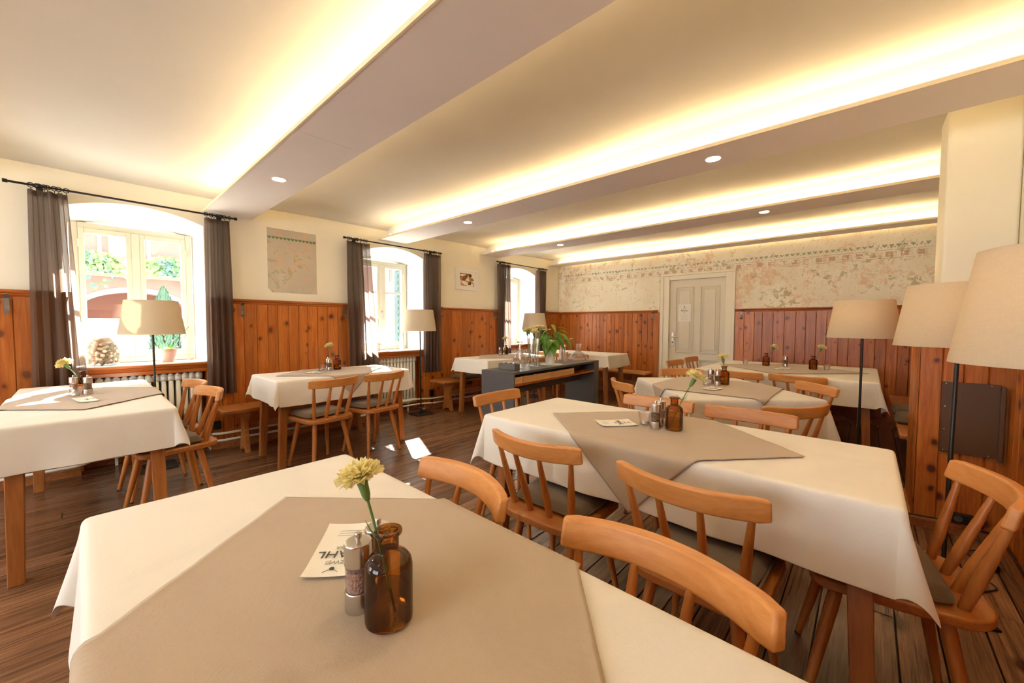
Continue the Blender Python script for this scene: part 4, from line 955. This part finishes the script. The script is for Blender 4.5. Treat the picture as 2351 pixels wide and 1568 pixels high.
glassware('glass_vase', (-2.81, 3.41, ZS), vp, 'tall clear glass vase of carnation stems, left one of two', 'vase', group='tall flower vases'); glassware('glass_vase', (-2.705, 3.375, ZS), vp, 'tall clear glass vase of carnation stems, right one of two', 'vase', group='tall flower vases')
FB = [((-2.812,3.408), (-2.835,3.375,1.205)), ((-2.808,3.412), (-2.80,3.36,1.21)), ((-2.815,3.40), (-2.86,3.40,1.19)), ((-2.705,3.378), (-2.755,3.385,1.185)), ((-2.703,3.372), (-2.70,3.34,1.18)), ((-2.700,3.376), (-2.705,3.415,1.232)), ((-2.708,3.37), (-2.66,3.41,1.225))]
for i, (b, h) in enumerate(FB):
    carnation((b[0], b[1], ZS+.01), h, ['yellow carnation in the left tall vase, lower middle of its three', 'yellow carnation in the left tall vase, rightmost of its three', 'leftmost yellow carnation of the sideboard bunch', 'yellow carnation in the right tall vase, lowest and leftmost there', 'yellow carnation in the right tall vase, leaning toward the camera', 'tallest yellow carnation of the sideboard bunch', 'yellow carnation in the right tall vase, nearest the potted plant'][i], i, 1.6, False, (0,0,.01), 'carnations bunched on the sideboard')
dl = MB(); dl.lathe([(0,0)]+[(.135, 0), (.137,.002), (.125,.004), (0,.003)], 40); o = dl.build('doily', m_potw, None, (-2.735, 3.70, ZS)); tag(o, 'round white doily under the potted plant', 'doily')
pp = empty('potted_anthurium', (-2.755, 3.70, ZS+.005), label='leafy green plant in a white pot on the sideboard', cat='plant')
MB().lathe([(0,0), (.050,0), (.053,.004), (.068,.150), (.072,.152), (.074,.172), (.068,.172), (.066,.155), (.0,.150)], 36).build('pot', m_potw, pp, smooth=True)
MB().lathe([(0,.151), (.064,.152), (.03,.158), (0,.16)], 20).build('soil', m_stone, pp)
def leaf_mesh(name, mat, L=1.0, Wd=.62, tip=.25, bend=.35, nv=9, heart=True):
    vs = []; NU = 6
    for j in range(nv+1):
        v = j/nv
        wv = Wd/2*(math.sin(PI*min(1, v**.62))**.75 if heart else math.sin(PI*v)**.6)*(1-.25*v)
        for i in range(NU+1):
            u = -1+2*i/NU; back = -.13*abs(u)*(1-v)**3 if heart else 0
            vs.append((u*wv, L*(v+back), -bend*v*v*L + .10*abs(u)*wv*2))
    m = MB().add(vs, [(j*(NU+1)+i, j*(NU+1)+i+1, (j+1)*(NU+1)+i+1, (j+1)*(NU+1)+i) for j in range(nv) for i in range(NU)]); return m.mesh(name, mat, True)
lm_d, lm_l = leaf_mesh('leaf', m_leaf), leaf_mesh('leaf', m_leafl)
rnd = random.Random(12)
LV = [(-.10,-.03,.19,.12), (-.06,-.09,.15,.13), (.02,-.11,.12,.15), (.09,-.06,.17,.13), (.13,.02,.20,.12), (-.03,.02,.34,.10), (.03,.0,.42,.08), (.0,-.04,.36,.10), (.06,.06,.30,.12), (-.08,.06,.27,.11), (.14,.10,.22,.11), (.04,-.09,.23,.12), (-.12,.05,.22,.10), (.08,.12,.33,.09), (.12,.17,.20,.12), (-.02,-.10,.26,.12), (.10,-.01,.29,.10), (-.07,-.03,.30,.10), (.07,.20,.26,.10), (.0,.11,.25,.11), (-.11,-.06,.12,.11), (.15,.07,.12,.11), (.03,-.06,.05,.13), (.07,-.12,.18,.13), (.12,-.08,.10,.12), (.16,.02,.26,.11), (-.05,-.12,.22,.12), (.10,.06,.38,.09), (.13,-.04,.30,.10), (-.09,-.08,.24,.11), (.05,.03,.20,.12), (.18,.12,.17,.11), (.17,-.02,.15,.12)]
stm = MB()
for i, (a, b, z, s) in enumerate(LV):
    an = math.atan2(b, a)-PI/2; o = inst('leaf', lm_l if i in (5, 6, 13, 18) else lm_d, pp, (a*.85, b*.85, .14+z*.70+.02), (rnd.uniform(-.8, .1), rnd.uniform(-.3, .3), an+rnd.uniform(-.5, .5)), (s*1.15,)*3)
    stm.tube([(a*.1, b*.1, .15), (a*.35, b*.35, .15+z*.5), (a*.85, b*.85, .16+z*.70)], [.003, .0025, .002], 5)
stm.build('stem', m_stem, pp, smooth=True)
for (a, b, z) in ((.10,.24,.13), (.02,.15,.12)):
    q = MB().tube([(0,0,.15), (a*.6,b*.6,.17+z), (a,b,.15+z)], .002, 5).build('flower_stem', m_stem, pp); inst('flower', leaf_mesh('flower', m_petal, nv=6), pp, (a, b, .15+z), (.6, .2, -.8), (.06,)*3)
glassware('glass_tumbler', (-2.80, 4.07, ZS), [(0,0), (.030,0), (.033,.004), (.036,.08), (.040,.125)], 'ribbed clear glass tumbler beside the potted plant', 'glass'); glassware('storm_glass', (-2.90, 4.15, ZS), [(0,0), (.034,0), (.038,.006), (.036,.10), (.045,.16), (.048,.205)], 'tall clear candle glass behind the tumbler', 'candle holder')
o = MB().lathe([(0,.002), (.014,.002), (.014,.13), (0,.132)], 14).build('white_candle', m_wax, None, (-2.90, 4.15, ZS+.004), smooth=True); tag(o, 'white candle standing in the tall candle glass', 'candle')
glassware('glass_decanter', (-2.79, 4.36, ZS), [(0,0), (.085,0), (.118,.010), (.120,.03), (.105,.065), (.075,.095), (.045,.112), (.030,.125), (.028,.150), (.034,.185), (.042,.215)], 'low broad clear glass decanter at the right end of the sideboard', 'decanter', .003, 40)

# window sill things ------------------------------------------------------------
ZL = .898
cj = empty('cork_jar', (-4.99, .125, ZL), label='glass jar heaped with wine corks on the nearest window sill', cat='jar')
MB().lathe([(0,0), (.10,0), (.105,.005), (.105,.10), (.095,.18), (.07,.235), (.06,.25), (.057,.25), (.067,.233), (.092,.178), (.102,.10), (.102,.007), (0,.005)], 36).build('glass_jar', m_glass, cj, smooth=True)
ck_me = MB().lathe([(0,-.025), (.012,-.025), (.013,-.023), (.013,.023), (.012,.025), (0,.025)], 10).mesh('cork', m_cork, True)
rnd = random.Random(5)
for i in range(120):
    z = .02 + .22*(i/120); R = (.088 if z < .10 else .088-.045*(z-.10)/.14); r = R*(1 if i % 3 else rnd.uniform(0, .8)); a = i*2.4
    inst('cork', ck_me, cj, (r*math.cos(a)*.98, r*math.sin(a)*.98, z), (rnd.uniform(0, 3), rnd.uniform(0, 3), rnd.uniform(0, 3)))
def orchid(loc, label, R, H_, pink, nl, stk, rs):
    e = empty('orchid', loc, label=label, cat='plant', group='orchids on the window sills')
    MB().lathe([(0,0), (R*.62,0), (R*.66,.004), (R,H_*.72), (R*1.02,H_*.9), (R*.93,H_), (R*.86,H_), (R*.8,H_*.7), (0,H_*.68)], 32).build('pot', pink, e, smooth=True)
    lf = leaf_mesh('leaf', m_leaf, Wd=.40, bend=.55, heart=False); r_ = random.Random(rs)
    for i in range(nl): inst('leaf', lf, e, (0, 0, H_*.8), (r_.uniform(.3, .8), 0, i*2*PI/nl+r_.uniform(-.4, .4)), (R*2.5*r_.uniform(.85, 1.15),)*3)
    for pts in stk: MB().tube([(0, 0, H_*.8)]+pts, .0022, 6).build('flower_stalk', m_stem, e, smooth=True)
    return e
orchid((-4.98, .55, ZL), 'orchid with large leaves in a pink glazed pot on the nearest sill', .072, .125, m_pink, 5, [[(.0,.06,.20), (.02,.17,.34)], [(.0,.10,.18), (.0,.15,.26)], [(.01,-.09,.20), (.02,-.12,.24)]], 3)
orchid((-4.98, 2.74, ZL), 'orchid in a small terracotta pink pot on the middle sill', .045, .10, m_pink, 4, [[(0,.0,.25), (.0,.01,.44)]], 4)
orchid((-4.98, 5.56, ZL), 'small plant in a pink pot on the far sill', .05, .10, m_pink, 5, [], 6)
vs_ = MB().lathe([(0,0), (.035,0), (.037,.005), (.035,.19), (.026,.225), (.021,.235), (.021,.26), (.017,.26), (.017,.23), (.02,.22), (0,.2)], 24).build('ceramic_vase', m_potw, None, (-5.0, 3.13, ZL), smooth=True); tag(vs_, 'slim cream bottle vase on the middle sill', 'vase')

# sockets, cables, metal panel ------------------------------------------------
o = MB().box(-.0, .045, -.035, .035, -.04, .04).build('wall_socket', m_black, None, (XP, .885, .25), bevel=.004); tag(o, 'black socket box low on the panelling by the nearest radiator', 'socket'); 
o = MB().box(0, .012, -.055, .055, -.045, .045).build('socket_plate', m_black, None, (XP, 4.27, .33), bevel=.003); tag(o, 'black socket plate under the bench below the small picture', 'socket')
o = MB().box(0, .045, -.03, .03, -.05, .05).build('wall_socket', m_black, None, (XP, 3.50, .24), bevel=.004); tag(o, 'black socket box beside the middle window lamp', 'socket')
m_copper = paint('brown_metal_panel', (.10,.045,.018), .35); 
mp_ = empty('metal_panel', (.35, 3.545, .50), label='flat brown metal cover panel on the panelled wall block', cat='panel')
MB().box(0, .225, -.022, -.016, 0, .43).build('sheet', m_copper, mp_, bevel=.002); MB().box(.222, .24, -.05, -.018, -.012, .42).build('folded_flange', m_copper, mp_, bevel=.003); MB().box(-.004, .0, -.022, 0, 0, .43).build('side_edge', m_copper, mp_)
for x, z in ((.012,.42), (.012,.28), (.012,.14), (.012,.012), (.19,.42), (.19,.012)): MB().lathe([(0,0), (.004,0), (.003,.002), (0,.0025)], 8).build('screw', m_steel, mp_, (x, -.022, z), (PI/2, 0, 0))
ps = empty('power_strip', (.46, 3.52, .115), label='black power strip on the wall block behind the leaning lamp', cat='power strip')
MB().box(-.06, .075, -.025, .005, -.03, .03).build('housing', m_black, ps, bevel=.004); 
for x in (-.025, .04): MB().lathe([(0,0), (.019,0), (.019,.0015), (.016,.0015), (.016,-.001), (0,-.001)], 16).build('socket', m_dark, ps, (x, -.0255, 0), (PI/2, 0, 0))
ms = empty('round_socket_block', (.50, 3.16, 0), label='round black multi-socket lying on the floor by the right wall', cat='power strip')
MB().lathe([(0,0), (.042,0), (.046,.006), (.046,.022), (.040,.03), (0,.031)], 28).build('housing', m_black, ms, smooth=True)
for a in (.3, 2.4, 4.5): MB().lathe([(0,.031), (.010,.031), (.010,.0325), (0,.0325)], 10, (.022*math.cos(a), .022*math.sin(a), 0)).build('socket', m_dark, ms)
def cable(pts, r, label):
    P_ = [Vector(p) for p in pts]; out = []
    for i in range(len(P_)-1):
        a, b, c_, d_ = P_[max(i-1, 0)], P_[i], P_[i+1], P_[min(i+2, len(P_)-1)]
        for k in range(6):
            t = k/6; out.append(.5*((2*b)+(-a+c_)*t+(2*a-5*b+4*c_-d_)*t*t+(-a+3*b-3*c_+d_)*t**3))
    out.append(P_[-1]); o = MB().tube(out, r, 7).build('cable', m_black, None, smooth=True); tag(o, label, 'cable', 'black floor cables')
cable([(.215,4.10,.055), (.210,3.85,.06), (.212,3.62,.05), (.23,3.53,.068), (.33,3.525,.075), (.40,3.52,.08)], .005, 'black cable clipped round the foot of the wall block')
cable([(.53,3.50,.07), (.585,3.42,.075), (.588,3.0,.08), (.588,2.4,.08), (.588,1.6,.08)], .007, 'thick black cable running along the right wall skirting')
cable([(.50,3.12,.012), (.47,3.02,.006), (.50,2.93,.006), (.44,2.84,.006), (.38,2.75,.006), (.36,2.71,.006)], .0035, 'thin black lamp cable looping over the floor at the right')
cable([(.50,3.20,.012), (.44,3.28,.006), (.50,3.36,.006), (.55,3.30,.006), (.52,3.40,.02), (.50,3.49,.08)], .0035, 'coiled black cable between the round socket and the power strip')
cable([(XP+.045,.87,.24), (-4.72,.75,.05), (-4.62,.62,.008), (-4.55,.50,.006), (-4.56,.44,.015)], .0035, 'black cable from the near socket to the window lamp')
cable([(XP+.045,3.49,.22), (-4.73,3.44,.04), (-4.78,3.30,.008), (-4.74,3.22,.006), (-4.67,3.21,.015)], .0035, 'black cable from the socket to the middle window lamp')

# ------------------------------------------------------------------ outside
g = MB().box(-60, XO, -40, 50, -.6, -.5).build('ground', paint('pale_courtyard_gravel', (.62,.60,.56), .9)); tag(g, 'bright pale courtyard outside the windows', 'ground', kind='structure')
fb = empty('courtyard_house', (-14, 0, -.5), label='pink courtyard house with ivy, seen through the nearest window', cat='building')
m_pinkw = paint('pink_render', (.20,.095,.072), .9); m_brownf = paint('brown_window_paint', (.16,.05,.03), .6)
yc, ra = .98, .95
# wall with arched gateway
q = MB(); NSA = 16
a0, a1 = yc-1.05, yc+1.05
q.box(-.4, 0, -14, a0, 0, 4.4).box(-.4, 0, a1, 26, 0, 4.4)
for i in range(NSA):
    y0_, y1_ = a0+(a1-a0)*i/NSA, a0+(a1-a0)*(i+1)/NSA; z0_ = 2.0+.55*max(0, 1-((y0_-yc)/1.05)**2)**.5; z1_ = 2.0+.55*max(0, 1-((y1_-yc)/1.05)**2)**.5
    q.add([(0,y0_,z0_), (0,y1_,z1_), (0,y1_,4.4), (0,y0_,4.4), (-.4,y0_,z0_), (-.4,y1_,z1_), (-.4,y1_,4.4), (-.4,y0_,4.4)], [(0,1,2,3), (0,1,5,4), (4,5,6,7)])
q.build('wall', m_pinkw, fb)
q = MB()
for i in range(NSA):
    y0_, y1_ = a0+(a1-a0)*i/NSA, a0+(a1-a0)*(i+1)/NSA; z0_ = 2.0+.55*max(0, 1-((y0_-yc)/1.05)**2)**.5; z1_ = 2.0+.55*max(0, 1-((y1_-yc)/1.05)**2)**.5
    q.add([(0,y0_,z0_), (0,y1_,z1_), (0,y1_,z1_+.12), (0,y0_,z0_+.12), (.05,y0_,z0_), (.05,y1_,z1_), (.05,y1_,z1_+.12), (.05,y0_,z0_+.12)], [(4,5,6,7), (0,1,5,4), (3,2,6,7)])
q.build('arch_moulding', paint('grey_stone_moulding', (.45,.45,.50), .8), fb); MB().box(-2.4, -2.3, -2, 4, 0, 3.4).build('gateway_back', m_pinkw, fb)
for i, (y0_, y1_) in enumerate(((.40, 1.22), (-2.2, -1.4), (3.1, 3.9), (5.6, 6.4), (8.2, 9.0))):
    MB().box(0, .03, y0_-.07, y1_+.07, 3.35, 4.27).build('window_surround', m_doorf, fb); wf_ = MB().box(.03, .08, y0_, y0_+.12, 3.4, 4.2).box(.03, .08, y1_-.12, y1_, 3.4, 4.2).box(.03, .08, y0_+.12, y1_-.12, 4.05, 4.15).build('window_frame', m_brownf, fb); MB().box(.03, .04, y0_+.12, y1_-.12, 3.4, 4.05).build('pane', paint('house_window_glass_%d' % i, (.5,.5,.48), .1), wf_)
MB().box(0, .02, -14, yc-1.05, 0, 1.75).box(0, .02, yc+1.05, 26, 0, 1.75).build('whitewashed_plinth', m_white, fb); MB().box(-2.3, -2.28, -2, 4, 0, 1.9).build('whitewashed_plinth', m_white, fb)  # white added low on the house: painted overexposure that also bounces daylight indoors
MB().prism([(0, 4.3), (.5, 4.25), (.5, 4.4), (-1.5, 5.1), (-4, 5.1), (-4, 4.3)], -14, 26, 'y').build('roof', paint('roof_tile', (.25,.10,.06), .8), fb)
MB().box(0, .35, -3, 6.5, 2.95, 3.08).build('balcony_ledge', m_white, fb)
for yb_ in (9.0, 6.9):
    q = MB()
    for i in range(12):
        a, b = PI*i/12, PI*(i+1)/12; c0, s0, c1, s1 = math.cos(a), math.sin(a), math.cos(b), math.sin(b)
        q.add([(0, yb_+.42*c0, 1.9+.2*s0), (0, yb_+.42*c1, 1.9+.2*s1), (0, yb_+.56*c1, 1.9+.34*s1), (0, yb_+.56*c0, 1.9+.34*s0), (.04, yb_+.42*c0, 1.9+.2*s0), (.04, yb_+.42*c1, 1.9+.2*s1), (.04, yb_+.56*c1, 1.9+.34*s1), (.04, yb_+.56*c0, 1.9+.34*s0)], [(4,5,6,7), (0,1,5,4), (3,2,6,7)])
    q.box(0, .04, yb_-.56, yb_-.42, .9, 1.9).box(0, .04, yb_+.42, yb_+.56, .9, 1.9); q.build('brick_window_surround', m_brownf, fb)
iv = MB(); rnd = random.Random(3)
for i in range(5200):
    y = rnd.uniform(-3, 6.5); z = 3.08 + rnd.uniform(-.14, .32) + .08*math.sin(y*5)
    if rnd.random() < .12: z -= rnd.uniform(0, .8)*max(0, math.sin(y*3.1+1)); 
    x = .36+rnd.uniform(-.12, .12); s = rnd.uniform(.03, .065); a = rnd.uniform(0, 6.3); c_, s_ = math.cos(a)*s, math.sin(a)*s
    iv.add([(x, y+c_, z+s_), (x+rnd.uniform(.0, .04), y-s_, z+c_), (x, y-c_, z-s_), (x+rnd.uniform(.0, .04), y+s_, z-c_)], [(0,1,2,3)])
def ivy_m():
    m = N('ivy_leaves', rough=.5); v = m.coord((1,1,1)); n = m.noise(v, 2.2, 2); m.color(m.ramp(n, [(.42, (.03,.08,.05)), (.52, (.07,.17,.03)), (.62, (.16,.27,.05))])); return m.m
o = iv.build('ivy', ivy_m(), fb); o['kind'] = 'stuff'
def tree(x, y, h, r, label):
    e = empty('cypress', (x, y, -.5), label=label, cat='tree'); rn = random.Random(int(y*10)); m = MB()
    for i in range(2600):
        t = rn.random(); R = r*math.sin(PI*min(1, .15+t*.85))**.6*rn.uniform(.8, 1); a = rn.uniform(0, 6.3); z = .25+t*(h-.25); s = rn.uniform(.03, .07)
        cx_, cy_ = R*math.cos(a), R*math.sin(a); m.add([(cx_, cy_, z-s), (cx_+s*.5*math.sin(a), cy_-s*.5*math.cos(a), z), (cx_*1.04, cy_*1.04, z+s*1.6), (cx_-s*.5*math.sin(a), cy_+s*.5*math.cos(a), z)], [(0,1,2,3)])
    f_ = m.build('foliage', paint('cypress_green', (.025,.075,.035), .7, var=.5), e); f_['kind'] = 'stuff'; MB().tube([(0,0,0), (0,0,h*.8)], [.06,.02], 8).build('trunk', m_brownf, e)
tree(-12.2, 1.32, 2.55, .30, 'dark green cypress in the courtyard, seen through the nearest window')
# shutter outside the middle window
for yy, lab in ((3.335, 'dark green shutter folded back outside the middle window'),):
    e = empty('window_shutter', (XO-.03, yy, .9), label=lab, cat='shutter'); MB().box(-.13, 0, -.02, .02, 0, 1.3).build('board', paint('dark_green_paint', (.012,.04,.038), .5), e)
    for k in range(12): MB().box(-.11, -.02, -.03, -.02, .08+k*.1, .13+k*.1).build('slat', paint('dark_green_slat', (.012,.04,.038), .5) if k == 0 else bpy.data.materials['dark_green_slat'], e)
